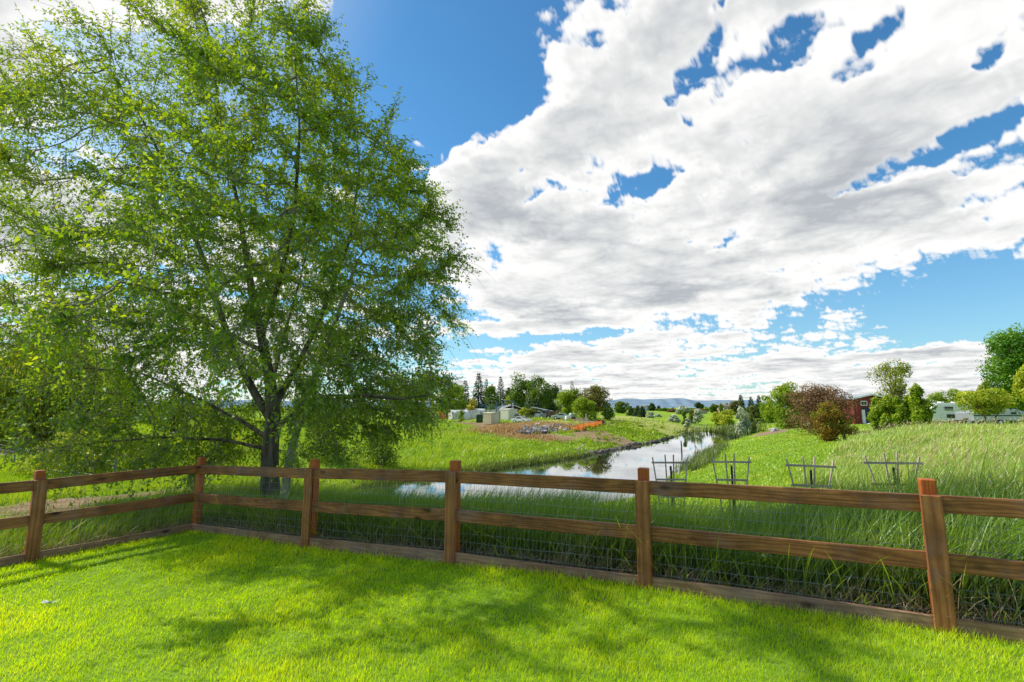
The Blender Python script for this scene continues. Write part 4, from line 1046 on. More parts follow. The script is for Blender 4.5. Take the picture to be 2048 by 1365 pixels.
 (1520, 838, 855, 40, 95, 'shrub', 'b', 'mid', 'dome', 'low green shrub row on the crest right of the tall silver tree', dict(n=1700, bare=.0)),
 (1472, 803, 826, 28, 200, 'broadleaf_tree', 'b', 'maroon', 'round', 'dark tree right of the tan house', dict(n=1600, bare=.0)),
 (1483, 789, 822, 16, 210, 'conifer_tree', 'conifer', 'conifer', '', 'tall pale green conifer right of the tan house', dict(n=900)),
 (1503, 793, 822, 16, 200, 'conifer_tree', 'conifer', 'conifer', '', 'left one of the dark conifer pair over the right bank', dict(n=800)),
 (1519, 790, 822, 14, 190, 'conifer_tree', 'conifer', 'conifer', '', 'right one of the dark conifer pair over the right bank', dict(n=800)),
 (1512, 808, 832, 40, 140, 'broadleaf_tree', 'b', 'dark', 'round', 'dark broad tree under the dark conifer pair', dict(n=2200, bare=.0)),
 (1506, 812, 832, 20, 130, 'shrub', 'b', 'olive', 'round', 'lighter olive bush in front of the dark broad tree', dict(n=900, bare=.0)),
 (1531, 788, 830, 26, 110, 'broadleaf_tree', 'b', 'bright', 'vase', 'thin pale tree left of the big bright green tree', dict(n=1300, lobes=12)),
 (1542, 800, 842, 40, 92, 'broadleaf_tree', 'b', 'bright', 'round', 'lower bright tree at the left side of the big bright green tree', dict(n=3000, bare=.03)),
 (1577, 769, 846, 78, 78, 'broadleaf_tree', 'b', 'bright', 'round', 'big bright green tree left of the plum coloured bush', dict(n=9000, leaf=.28, lobes=40, bare=.05)),
 (1612, 785, 840, 50, 85, 'broadleaf_tree', 'b', 'mid', 'round', 'muted green tree showing behind the top of the plum coloured bush', dict(n=2500, bare=.05)),
 (1792, 722, 815, 98, 92, 'cottonwood_tree', 'b', 'willow', 'vase', 'open crowned cottonwood rising behind the red barn', dict(n=4200, lobes=17, bare=.22, limbs=15, leaf=.3)),
 (1803, 768, 808, 46, 88, 'shrub', 'b', 'olive', 'dome', 'brownish round bush at the foot of the open crowned cottonwood', dict(n=2000, bare=.0)),
 (1757, 786, 812, 34, 92, 'broadleaf_tree', 'b', 'bright', 'round', 'bright bush between the barn roof and the cottonwood trunk', dict(n=1500, bare=.0)),
 (1756, 796, 848, 38, 52, 'arborvitae_shrub', 'b', 'bright', 'column', 'leftmost bright hedge shrub beside the red barn', dict(n=4500, leaf=.18, bare=.0, lobes=26)),
 (1779, 790, 846, 38, 51, 'arborvitae_shrub', 'b', 'bright', 'column', 'second bright hedge shrub from the red barn', dict(n=4500, leaf=.18, bare=.0, lobes=26)),
 (1802, 787, 845, 38, 50, 'arborvitae_shrub', 'b', 'bright', 'column', 'third bright hedge shrub from the red barn', dict(n=4500, leaf=.18, bare=.0, lobes=26)),
 (1822, 790, 842, 34, 50, 'arborvitae_shrub', 'b', 'bright', 'column', 'fourth bright hedge shrub from the red barn', dict(n=4000, leaf=.18, bare=.0, lobes=26)),
 (1842, 769, 842, 44, 48, 'broadleaf_tree', 'b', 'bright', 'column', 'taller leafy tree at the nose of the white camper trailer', dict(n=7000, leaf=.2, bare=.02, lobes=34)),
 (1880, 779, 816, 60, 72, 'hedge', 'b', 'bright', 'dome', 'high clipped hedge behind the white camper trailer', dict(n=5000, leaf=.22, bare=.0, depth=4, trunks=3)),
 (1914, 781, 818, 56, 72, 'hedge', 'b', 'bright', 'dome', 'second hedge section behind the camper trailer towards the right', dict(n=4500, leaf=.22, bare=.0, depth=4, trunks=3)),
 (1948, 784, 820, 46, 70, 'shrub', 'b', 'olive', 'dome', 'muted bush right of the hedge behind the camper trailer', dict(n=2500, leaf=.22, bare=.0)),
 (1980, 764, 822, 44, 60, 'broadleaf_tree', 'b', 'willow', 'round', 'feathery pale tree below the dark green maple', dict(n=4000, leaf=.2, bare=.05)),
 (2022, 775, 845, 84, 48, 'broadleaf_tree', 'b', 'yellow', 'round', 'yellow green tree filling the gap under the dark green maple', dict(n=8000, leaf=.18, bare=.08, lobes=32)),
 (1984, 778, 862, 132, 26, 'small_orchard_tree', 'b', 'yellow', 'vase', 'low spreading many stemmed tree in the tall grass before the trailers', dict(n=5200, leaf=.11, bare=.40, lobes=20, trunks=5, limbs=20, trunk_r=.09)),
 (2060, 655, 850, 140, 40, 'maple_tree', 'b', 'maple', 'round', 'dark green maple towering at the right edge', dict(n=17000, leaf=.2, lobes=46, bare=.22)),
 (2068, 735, 850, 62, 30, 'broadleaf_tree', 'b', 'yellow', 'column', 'golden green tree at the extreme right under the maple', dict(n=6000, leaf=.14, bare=.1)),
 (1643, 770, 868, 146, 48, 'plum_tree', 'b', 'plum', 'round', 'large plum brown bushy tree left of the red barn', dict(n=15000, leaf=.15, bare=.03, lobes=44, trunks=4)),
 (1660, 806, 880, 66, 38, 'shrub', 'b', 'rust', 'round', 'rusty orange and green shrub in front of the plum brown tree', dict(n=8000, leaf=.12, bare=.05, lobes=30, trunks=5)),
 (1690, 830, 882, 52, 38, 'shrub', 'b', 'rust', 'dome', 'smaller bronze shrub with bare grey stems beside the rusty orange shrub', dict(n=1700, leaf=.1, bare=.2, lobes=14, trunks=6, limbs=24)),
]
for i, (px, top, base, wpx, D, nm, kd_, pal, shp, lab, ex) in enumerate(TREES):
    loc, w, h = place(px, top, base, wpx, D)
    ex = dict(ex); ex.setdefault('leaf', max(.12, min(.9, D * .0030)))
    ex.setdefault('n', 3000)
    plant(nm, kd_, loc, w, h, 100 + i, pal, lab, 'hedge' if nm == 'hedge' else ('shrub' if 'shrub' in nm else 'tree'), None, shape=shp or 'round', **ex)
# far-off woods that read as one mass along the horizon
def far_woods():
    r = np.random.default_rng(5); P = []
    for a in np.radians(np.arange(-64, 64, .16)):
        for D in (420, 640):
            if r.random() < .30: continue
            hh = r.uniform(3, 8) * (1 if abs(math.degrees(a) - 20) > 10 else .6); k = 14
            x, y = math.sin(a) * D, math.cos(a) * D
            q = r.normal(0, 1, (k, 3)) * np.array([2.2, 2.2, hh * .22]) + np.array([x, y, CZ - 3.9 + hh * .45]); P.append(q)
    P = np.concatenate(P); Nn = unit(r.normal(0, 1, P.shape)); V, F = quads(P, Nn, r.uniform(1.4, 3.0, len(P)), r)
    o = mesh_obj('far_woods', V, F, LM['dark'], attrs={'v': np.repeat(np.clip(r.normal(.4, .25, len(P)), 0, 1), 4)})
    tag(o, 'distant dark woods along the horizon', 'woods', kind='stuff')
far_woods()
# ---------------------------------------------------------------- grasses
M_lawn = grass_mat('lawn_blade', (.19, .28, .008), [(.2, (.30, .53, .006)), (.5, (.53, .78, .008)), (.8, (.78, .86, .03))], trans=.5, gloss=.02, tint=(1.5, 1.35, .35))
M_tall = grass_mat('tall_blade', (.012, .03, .006, .8), [(.25, (.13, .26, .014)), (.55, (.25, .42, .022)), (.85, (.46, .55, .06))], trans=.5)  # blades darkened far up from the foot: shade put into the colour
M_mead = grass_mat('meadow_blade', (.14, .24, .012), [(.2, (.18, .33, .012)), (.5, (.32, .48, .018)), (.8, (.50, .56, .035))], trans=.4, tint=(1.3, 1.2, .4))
M_hill = grass_mat('hill_blade', (.12, .18, .02), [(.2, (.20, .38, .025)), (.5, (.38, .52, .045)), (.8, (.58, .60, .15))], trans=.4, tint=(1.2, 1.1, .6))
M_seed = leaf_mat('seed_head', [(0, (.40, .34, .15)), (.6, (.58, .48, .26)), (1, (.70, .58, .40))], trans=.35, gloss=.02, tint=(1.1, 1.0, .8))
M_dry = grass_mat('dry_blade', (.28, .17, .07), [(.2, (.36, .21, .08)), (.5, (.55, .34, .13)), (.85, (.66, .48, .22))], trans=.3, tint=(1.1, 1, .8))
M_straw = grass_mat('straw_blade', (.22, .16, .08), [(.2, (.30, .22, .10)), (.8, (.55, .44, .24))], trans=.3, tint=(1.1, 1, .8))
M_reed = grass_mat('reed_blade', (.05, .06, .015), [(.2, (.08, .14, .02)), (.6, (.16, .22, .04)), (.9, (.32, .30, .10))], trans=.35)
def nz(x, y, s, o=0.0): return np.array([mnoise.noise(Vector((a * s + o, b * s - o, o))) for a, b in zip(x, y)])
def xyz(x, y, dz=0.0): return np.stack([x, y, terrain(x, y) + dz], -1)
def wedge(n, r0, r1, pw, a0=-54, a1=54):
    """points in front of the eye, density falling as r**-pw"""
    u = rng.random(n); e = 2 - pw
    r = (r0 * (r1 / r0) ** u) if abs(e) < 1e-6 else (r0 ** e + u * (r1 ** e - r0 ** e)) ** (1 / e)
    a = np.radians(rng.uniform(a0, a1, n)); return r * np.sin(a), r * np.cos(a)

def lawn_grass():
    x, y = wedge(520000, 3.1, 12.5, 1.0); od = out_dist(x, y); k = (od < -.035) & (y < 9); x, y = x[k], y[k]; od = od[k]
    pos = np.stack([x, y, lawn_z(x, y)], -1); c = nz(x, y, .9) + .5 * nz(x, y, .35, 7); c2 = nz(x, y, 4.0, 3.3)
    h = rng.uniform(.028, .060, len(x)) * (1 + .35 * c + .3 * c2) * (1 + 1.7 * np.exp(-np.abs(od) / .09) * rng.random(len(x))); w = rng.uniform(.0035, .0065, len(x)) * np.clip(y / 5, .8, 1.5)
    v = np.clip(rng.normal(.5, .25, len(x)) + .45 * c + .35 * c2, 0, 1)
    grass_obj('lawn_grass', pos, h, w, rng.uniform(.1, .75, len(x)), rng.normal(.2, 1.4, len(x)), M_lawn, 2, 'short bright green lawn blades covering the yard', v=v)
    # a few straw coloured and broken bits lying in the turf
    n = 2600; x, y = wedge(n, 3.3, 9, 1.0); k = out_dist(x, y) < -.05; x, y = x[k], y[k]; q = nz(x, y, .8, 9) > .12; x, y = x[q], y[q]
    grass_obj('dry_grass_bits', np.stack([x, y, lawn_z(x, y) + .012], -1), rng.uniform(.02, .045, len(x)), rng.uniform(.002, .004, len(x)), rng.uniform(.6, 1.3, len(x)), rng.uniform(0, 6.3, len(x)), M_straw, 2, 'straw coloured dead blades scattered in the lawn')
lawn_grass()

def tall_grass():
    # dense belt just outside the fence
    n = 150000; t = rng.random(n); x = rng.uniform(-9.5, 12, n); od = rng.uniform(0.07, 1, n) ** 1.3 * 7.5
    y = fence_line_y(x) + od * 1.15; o2 = out_dist(x, y); px = 1024 + x / y * 1010; k = (o2 > .06) & ((o2 < 2.0 + 1.2 * rng.random(n)) | (px < 1150)) & (rng.random(n) < np.clip(1.25 - o2 / 8, .3, 1)); x, y, o2 = x[k], y[k], o2[k]
    left = np.clip((-2.3 - x) / 2.0, 0, 1); ll = np.clip((-5.0 - x) / .8, 0, 1)
    c = nz(x, y, .55); c2 = nz(x, y, 2.3, 5)
    h = rng.uniform(.55, .98, len(x)) * (1 - .22 * left - .30 * ll) * (1 + .35 * c + .18 * c2) * np.where(o2 < .3, .92, 1)
    k = (rng.random(len(x)) < (1 - .15 * left - .55 * ll)) & ~((dirt_mask(x, y) > .3) & (x < 0)); x, y, o2, h, c, c2 = x[k], y[k], o2[k], h[k], c[k], c2[k]
    v = np.clip(rng.normal(.42, .2, len(x)) + .3 * c, 0, 1)
    grass_obj('tall_grass', xyz(x, y, -.01), h, rng.uniform(.006, .0125, len(x)), rng.uniform(.12, .8, len(x)), rng.normal(.1, .8, len(x)), M_tall, 5, 'tall green grass with dark shade painted into its feet, just outside the fence', v=v)
    n = 9000; x = rng.uniform(-8, 12, n); y = fence_line_y(x) + rng.random(n) ** 1.4 * 4.5 + .1; o2 = out_dist(x, y); k = (o2 > .06) & (nz(x, y, .7, 2) > -.05); x, y = x[k], y[k]
    left = np.clip((-2.3 - x) / 2.0, 0, 1)
    grass_obj('dead_stalks', xyz(x, y), rng.uniform(.3, .95, len(x)) * (1 - .4 * left), rng.uniform(.003, .008, len(x)), rng.uniform(.1, 1.3, len(x)), rng.normal(.1, 1.2, len(x)), M_straw, 5, 'pale dead stalks mixed through the tall grass by the fence')
    # blades that poke through the mesh over the kickboard, plus dry thatch at its foot
    n = 3600; i = rng.integers(0, len(LP) - 1, n); t = rng.random(n); A = np.array(LP)[i]; B = np.array(LP)[i + 1]; p = A + (B - A) * t[:, None]; d = unit(B - A); nn = np.stack([-d[:, 1], d[:, 0]], -1)
    p = p + nn * rng.uniform(.05, .22, (n, 1)); 
    grass_obj('dry_thatch', np.stack([p[:, 0], p[:, 1], lawn_z(p[:, 0], p[:, 1]) + .04], -1), rng.uniform(.08, .3, n), rng.uniform(.003, .007, n), rng.uniform(.5, 1.4, n), rng.uniform(0, 6.3, n), M_straw, 3, 'dead straw thatch caught along the kickboard')
    n = 260; i = rng.choice([3, 4, 5, 5, 5, 6, 2], n); t = rng.random(n); A = np.array(LP)[i]; B = np.array(LP)[i + 1]; p = A + (B - A) * t[:, None]; d = unit(B - A); nn = np.stack([-d[:, 1], d[:, 0]], -1); p = p + nn * .06
    az = np.arctan2(-nn[:, 1], -nn[:, 0]) + rng.normal(0, .5, n)
    grass_obj('leaning_grass', np.stack([p[:, 0], p[:, 1], lawn_z(p[:, 0], p[:, 1])], -1), rng.uniform(.12, .8, n), rng.uniform(.005, .012, n), rng.uniform(.15, 1.0, n), az, M_tall, 6, 'long grass blades leaning through the wire mesh', v=rng.uniform(.6, 1, n))
tall_grass()

def hill_grass():
    def keep(x, y):
        px = 1024 + x / y * 1010
        lim = np.interp(y, [5, 7, 9, 12, 18, 24, 34], [1830, 1800, 1740, 1620, 1660, 1700, 1730]); return px > lim + 60 * nz(x, y, .4)
    n = 170000; x, y = wedge(n, 6.5, 36, 1.7, 12, 56); k = keep(x, y) & (out_dist(x, y) > 2.2); x, y = x[k], y[k]; c = nz(x, y, .35); c2 = nz(x, y, 1.7, 4)
    h = rng.uniform(.24, .50, len(x)) * (1 + .35 * c + .25 * c2); w = rng.uniform(.006, .012, len(x)) * np.clip(y / 9, 1, 3)
    v = np.clip(rng.normal(.45, .2, len(x)) + .4 * c, 0, 1)
    grass_obj('hill_grass', xyz(x, y), h, w, rng.uniform(.2, .9, len(x)), rng.normal(.15, .6, len(x)), M_hill, 3, 'tall windblown grass on the rise to the right', v=v)
    n = 9000; x, y = wedge(n, 5.2, 34, 1.4, 8, 56); k = keep(x, y) & (out_dist(x, y) > .5) & (nz(x, y, .5, 8) > -.12); x, y = x[k], y[k]; n = len(x)
    base = xyz(x, y); h = rng.uniform(.36, .66, n); ln = rng.uniform(.15, .45, n); az = rng.normal(.15, .35, n)
    V, F, H = grass(base, h, np.full(n, .003) * np.clip(y / 8, 1, 3), ln, az, 3)
    dirv = np.stack([np.cos(az), np.sin(az), np.zeros(n)], -1)
    tip = base + np.stack([0 * h, 0 * h, h * (1 - .5 * ln * .5)], -1) + dirv * (h * ln)[:, None]
    sc = np.clip(y / 10, 1, 2.4)
    Vh, Fh = leaves(tip - dirv * .02, unit(dirv + np.array([0, 0, .9])), rng.normal(0, 1, (n, 3)), rng.uniform(.07, .14, n), rng.uniform(.010, .02, n) * sc, .1)
    o = mesh_obj('seed_stalks', np.concatenate([V, Vh]), np.concatenate([np.concatenate([F, F[:, 2:3]], 1), Fh + len(V)]), M_seed, attrs={'v': np.concatenate([np.repeat(rng.random(n) * .6, 7), np.repeat(rng.random(n), 4)])})
    tag(o, 'pinkish tan grass seed heads over the rise', 'grass', kind='stuff')
hill_grass()

def meadow_grass():
    n = 420000; x, y = wedge(n, 8.5, 135, 1.85, -56, 52); od = out_dist(x, y); k = od > .4; x, y, od = x[k], y[k], od[k]
    z = terrain(x, y); r = np.hypot(x, y); dm = dirt_mask(x, y); dr = dry_mask(x, y)
    k = (z > WATER + .03) & (dm + rng.normal(0, .12, len(x)) < .42) & ((dr < .25) | (rng.random(len(x)) < .18)); x, y, z, r, dr = x[k], y[k], z[k], r[k], dr[k]
    px = 1024 + x / y * 1010; c = nz(x, y, .16); c2 = nz(x, y, .8, 4)
    bank = (px > 820) & (px < 1330) & (r > 30)
    right = px > 1330
    h = np.where(bank, .38, np.where(right, .11, np.where(r < 40, .17, .22))) * rng.uniform(.6, 1.4, len(x)) * (1 + .5 * c + .5 * c2)
    h = np.where(z < WATER + .25, np.maximum(h, .3), h)
    w = np.clip(r * .0012, .008, .2) * rng.uniform(.7, 1.5, len(x)); h = np.maximum(h, w * 1.1)
    v = np.clip(rng.normal(.5, .17, len(x)) + .38 * c + .35 * c2, 0, 1)
    grass_obj('meadow_grass', np.stack([x, y, z - .01], -1), h, w, rng.uniform(.1, .7, len(x)), rng.normal(.2, .9, len(x)), M_mead, 2, 'bright green meadow grass on the banks and fields', v=v)
    # bushy dark green clumps on the far bank
    rr = np.random.default_rng(12); P, Nn, Vv, Sz = [], [], [], []
    spots = [(800, 866, 78, 3, 40), (850, 862, 80, 3, 30), (955, 884, 64, 2, 26), (1010, 905, 50, 2, 30), (1150, 893, 62, 2.5, 40), (1180, 890, 63, 2.5, 40), (1120, 866, 77, 2.5, 26), (1200, 862, 80, 4, 40), (1240, 860, 82, 5, 60), (1270, 872, 74, 4, 40), (1230, 850, 95, 5, 40), (1300, 868, 78, 3.5, 30),
             (1090, 898, 56, 2, 30), (870, 900, 52, 2.5, 24), (700, 935, 37, 3, 40), (640, 930, 36, 2, 30), (780, 945, 36, 2, 24)]
    for px_, py_, D, sp, k_ in spots:
        for _ in range(k_):
            b = at(px_, py_, D); bx, by = b.x + rr.normal(0, sp), b.y + rr.normal(0, sp * .9); zz = gz(bx, by)
            if zz < WATER + .05: continue
            m = 34; s = rr.uniform(.25, .6); P.append(np.array([bx, by, zz + s * .45]) + rr.normal(0, 1, (m, 3)) * np.array([s, s, s * .42]) * .55); Nn.append(unit(rr.normal(0, 1, (m, 3)) + np.array([0, 0, .6]))); Vv.append(np.clip(rr.normal(.45, .2, m) + rr.uniform(-.2, .3), 0, 1)); Sz.append(np.full(m, .0036 * D) * rr.uniform(.5, 1.1, m))
    P, Nn, Vv, Sz = map(np.concatenate, (P, Nn, Vv, Sz)); V, F = quads(P, Nn, Sz, rr)
    tag(mesh_obj('bank_weeds', V, F, LM['bright'], attrs={'v': np.repeat(Vv, 4)}), 'lush weed clumps on the far bank of the pond', 'weeds', kind='stuff')
meadow_grass()

def strip_grass(name, pts, n, spread, hr, wr, mat, label, dzmin=.0, lean=(.1, .5)):
    P = np.array([[*pa(*p)] for p in pts]); i = rng.integers(0, len(P) - 1, n); t = rng.random((n, 1)); q = P[i] + (P[i + 1] - P[i]) * t + rng.normal(0, spread, (n, 2))
    z = terrain(q[:, 0], q[:, 1]); k = z > WATER - .25; q = q[k]; z = np.maximum(z[k], WATER - .1); n = len(q)
    grass_obj(name, np.stack([q[:, 0], q[:, 1], z], -1), rng.uniform(*hr, n), rng.uniform(*wr, n), rng.uniform(*lean, n), rng.normal(.1, .9, n), mat, 3, label)
strip_grass('reeds', [(1375, 940, 36.5), (1400, 925, 43), (1420, 912, 52), (1440, 900, 62)], 2600, .6, (.5, 1.1), (.02, .05), M_reed, 'green reeds along the near right shore of the pond')
strip_grass('far_reeds', [(1420, 862, 98), (1445, 868, 92), (1470, 872, 84)], 3000, 2.2, (.8, 1.7), (.08, .16), M_reed, 'reed bed below the yellow willows at the head of the pond')
strip_grass('dry_grass', [(985, 862, 82), (1030, 858, 86), (1075, 862, 84), (1110, 868, 78)], 5200, 2.6, (.3, .9), (.08, .18), M_dry, 'orange brown dead grass around the rubble heap')
strip_grass('dry_bank_grass', [(1010, 880, 76), (1060, 886, 71), (1110, 890, 66)], 2200, 1.4, (.15, .4), (.06, .12), M_dry, 'dead grass along the dirt edge below the rubble heap')
strip_grass('shore_sedge', [(745, 968, 31.8), (840, 955, 35.5), (930, 947, 37.6), (1000, 936, 41), (1100, 923, 46), (1180, 909, 52)], 5000, .5, (.2, .5), (.03, .07), M_reed, 'olive sedge along the far waterline of the pond')

# ---------------------------------------------------------------- things
M_grey_wood = wood_mat('weathered_grey_lath', (.36, .28, .21), (.56, .46, .36), (.72, .62, .50), axis='Z', knot=False)
M_black = plain_mat('black_stake', (.02, .018, .017), rough=.5)
M_white = plain_mat('white_paint', (.88, .87, .84), rough=.45, var=.05)
M_white_dirty = plain_mat('dirty_white_tarp', (.72, .71, .66), rough=.6, var=.12, scale=1.2)
M_glass = plain_mat('dark_glass', (.02, .025, .03), rough=.08, var=.2)
M_rubber = plain_mat('black_rubber', (.02, .02, .02), rough=.8)
M_steel = plain_mat('blue_grey_steel', (.10, .15, .22), rough=.5, metal=.2)
M_metalroof = plain_mat('grey_metal_roof', (.45, .48, .52), rough=.35, metal=.4, var=.12)
M_red = plain_mat('barn_red', (.22, .028, .018), rough=.75, var=.25, scale=2)
M_darkred = plain_mat('dark_barn_red', (.09, .02, .018), rough=.8, var=.25)
M_green_roof = plain_mat('green_metal_roof', (.02, .17, .12), rough=.4, var=.12)
M_tan = plain_mat('tan_metal_siding', (.62, .55, .38), rough=.5, var=.08)
M_cream = plain_mat('cream_metal_siding', (.72, .68, .56), rough=.5, var=.08)
M_orange = plain_mat('orange_tarp', (.85, .14, .02), rough=.5, var=.1)
M_dgreen = plain_mat('dark_green_paint', (.015, .07, .03), rough=.6)
M_brown = plain_mat('brown_planks', (.14, .085, .055), rough=.85, var=.35)
M_navy = plain_mat('navy_door', (.012, .02, .06), rough=.6)
M_teal = plain_mat('teal_canvas', (.10, .26, .30), rough=.7)
M_rock = plain_mat('grey_rock', (.42, .40, .37), rough=.9, var=.35, bump=.6)
M_stucco = plain_mat('tan_stucco', (.42, .33, .24), rough=.85)
M_brownroof = plain_mat('brown_roof', (.26, .19, .15), rough=.85, var=.2)
M_mint = plain_mat('mint_tank', (.45, .62, .55), rough=.4)

# garden trellises on stakes behind the fence
TRE = [((1340, 915), 9.9, 74, .0), ((1461, 913), 9.3, 76, .0), ((1617, 920), 8.5, 90, .02), ((1785, 913), 7.8, 98, -.02)]
tl = ['leftmost fan trellis of grey laths, the one seen against the water', 'second fan trellis from the left, standing on the bright bank',
      'third fan trellis from the left, with tan grass behind it', 'rightmost and largest looking fan trellis, next to the bright orange fence post']
for i, ((px, py), D, wpx, tilt) in enumerate(TRE):
    top = at(px, py, D); z = gz(top.x, top.y); H = top.z - z; W = wpx * mpp(D)
    root = empty('trellis', (top.x, top.y, z), -.10 * (i - 1) - .12, tl[i], 'trellis', 'fan trellises behind the fence'); root.rotation_euler.y = tilt
    for fx in (-.5, -.14, .10, .5):
        ext = .05 if abs(fx) < .4 else 0
        MB().bar((W * fx * .40, 0, -.1), (W * fx * .93, 0, H + ext), .044, .016).build('slat', M_grey_wood, root, bevel=.002)
    for zf, wf in ((-.10, 1.0), (-.42, .80), (-.74, .62)):
        o = MB().bar((-W * wf * .5, -.013, H + zf), (W * wf * .5, -.013, H + zf), .014, .036).build('crossbar', M_grey_wood if not (i == 3 and zf == -.42) else M_kick, root, bevel=.002)
    MB().box((W * .02, .022, (H - .17) / 2 - .1), (.03, .03, H - .17 + .2)).build('stake', M_black, root)
    MB().tube([(W * .02, -.022, H - .42), (W * .02, .04, H - .42)], .008, 6).build('bolt', M_nail, root)

# weed with pale flowers inside the fence line, low leafy weed in the lawn
def weed(name, loc, h, label, flowers):
    r = np.random.default_rng(4); root = empty(name, loc, 0, label, 'weed'); mb = MB(); P, Dv, F_ = [], [], []
    for k in range(7):
        a = r.uniform(0, 6.28); tip = Vector((math.cos(a) * h * .35, math.sin(a) * h * .3, h * r.uniform(.7, 1))); mb.tube([(0, 0, -.02), tip * .5 + Vector((0, 0, .05)), tip], [.004, .003, .002], 5)
        for j in range(7): t = r.uniform(.3, 1); P.append(np.array(tip) * t); Dv.append([math.cos(a + r.normal(0, 1.2)), math.sin(a + r.normal(0, 1.2)), r.uniform(-.2, .5)])
        F_.append(np.array(tip))
    mb.build('stem', LM_stem, root)
    P, Dv = np.array(P), np.array(Dv); V, F = leaves(P, Dv, np.tile([0, 0, 1.], (len(P), 1)) + r.normal(0, .3, P.shape), r.uniform(.05, .09, len(P)), r.uniform(.025, .04, len(P)))
    mesh_obj('foliage', V, F, LM['bright'], root, attrs={'v': np.repeat(r.random(len(P)), 4)})
    if flowers:
        Q = np.concatenate([f + r.normal(0, .014, (26, 3)) for f in F_[:3]]); V, F = leaves(Q, r.normal(0, 1, Q.shape), r.normal(0, 1, Q.shape), np.full(len(Q), .014), np.full(len(Q), .010)); mesh_obj('flower', V, F, M_white, root)
LM_stem = plain_mat('green_stem', (.09, .18, .03), rough=.6)
b = at(1585, 1192, 4.95); weed('flowering_weed', (b.x, b.y + .18, float(lawn_z(b.x, b.y))), .42, 'leafy weed with a pale flower cluster against the kickboard right of the middle post', True)
b = at(390, 1335, 3.5); weed('lawn_weed', (b.x, b.y, float(lawn_z(b.x, b.y))), .07, 'low broad leaved weed in the lawn at the bottom left', False)
b = at(100, 1194, 5.4); z = float(lawn_z(b.x, b.y))
mb = MB()
r_ = random.Random(2)
for k in range(9): a = r_.uniform(0, 6.28); mb.bar((b.x, b.y, z + .035), (b.x + math.cos(a) * .07, b.y + math.sin(a) * .05, z + .05 + r_.uniform(-.01, .02)), .018, .003)
tag(mb.build('feather', M_white_dirty), 'small whitish feather lying on the lawn at the left', 'feather')

# leaning blade plant, stones
def rock(name, loc, s, label, seed, flat=.6):
    bm = bmesh.new(); bmesh.ops.create_icosphere(bm, subdivisions=3, radius=1)
    for v in bm.verts:
        n = mnoise.noise(v.co * 1.3 + Vector((seed, 0, 0))) * .35 + mnoise.noise(v.co * 3.5 + Vector((seed, 1, 0))) * .12
        v.co *= (1 + n) * s; v.co.z *= flat
    me = bpy.data.meshes.new(name); bm.to_mesh(me); bm.free(); me.materials.append(M_rock); o = link(bpy.data.objects.new(name, me)); o.location = loc
    return tag(o, label, 'rock')
b = at(1548, 860, 64); rock('boulder', (b.x, b.y, gz(b.x, b.y) + .1), .55, 'pale boulder alone on the right slope left of the plum brown tree', 3)

# buildings -------------------------------------------------------------
def gable(root, W, Dp, He, Hp, mw, mr, over=.3, rt=.12, ridge='y', fascia=None):
    """gable facing -y when ridge runs along y"""
    prof = [(-W / 2, 0), (W / 2, 0), (W / 2, He), (0, Hp), (-W / 2, He)]
    MB().prism(prof, 0, Dp).build('wall', mw, root)
    sl = (Hp - He) / (W / 2)
    for s in (-1, 1):
        x0 = s * (W / 2 + over); z0 = He - sl * over
        mb = MB(); mb.prism([(0, Hp + .01), (x0, z0 + .01), (x0, z0 + rt), (0, Hp + rt)], -over, Dp + over); mb.build('roof', mr, root)
        if fascia: MB().bar((0, -over - .03, Hp + rt * .4), (x0, -over - .03, z0 + rt * .4), .04, rt * 1.6).build('fascia', fascia, root)
def window(root, x, y, z, w, h, panes=2):
    f = MB()
    for a, b_ in (((x - w / 2, z), (x + w / 2, z)), ((x - w / 2, z + h), (x + w / 2, z + h))): f.bar((a[0], y - .03, a[1]), (b_[0], y - .03, b_[1]), .06, .10)
    for xx in [x - w / 2, x + w / 2] + [x - w / 2 + w * k / panes for k in range(1, panes)]: f.bar((xx, y - .032, z), (xx, y - .032, z + h), .10 if xx in (x - w / 2, x + w / 2) else .05, .06)
    fo = f.build('window', M_white, root); MB().box((x, y - .012, z + h / 2), (w, .02, h)).build('pane', M_glass, fo)

# red barn on the right
D = 80; b = at(1746, 849, D); z = gz(b.x, b.y); m_ = mpp(D)
root = empty('red_barn', (b.x, b.y, z), .12, 'red barn with white trim and navy door between plum brown tree and hedge', 'barn')
Hp = at(1746, 790, D).z - z; He = at(1714, 798, D).z - z
gable(root, 78 * m_, 9, He, Hp, M_red, M_metalroof, .35, .14, fascia=M_white)
window(root, (1730 - 1746) * m_, 0, at(0, 811, D).z - z, 13 * m_, 8 * m_)
window(root, (1752 - 1746) * m_, 0, at(0, 811, D).z - z, 10 * m_, 7 * m_)
d = MB().box(((1735 - 1746) * m_, -.04, (at(0, 815, D).z - z) / 2), (19 * m_, .08, at(0, 815, D).z - z)).build('door', M_navy, root)
MB().box(((1741 - 1746) * m_, -.1, 1.1), (.06, .05, .2)).build('handle', M_nail, d)
MB().box(((1726 - 1746) * m_, -.09, 1.1), (.5, .16, 2.2)).build('corner_board', M_white_dirty, root)
MB().box(((1738 - 1746) * m_, -1.2, .05), (2.0, 2.2, .12)).build('ramp', M_white, root)

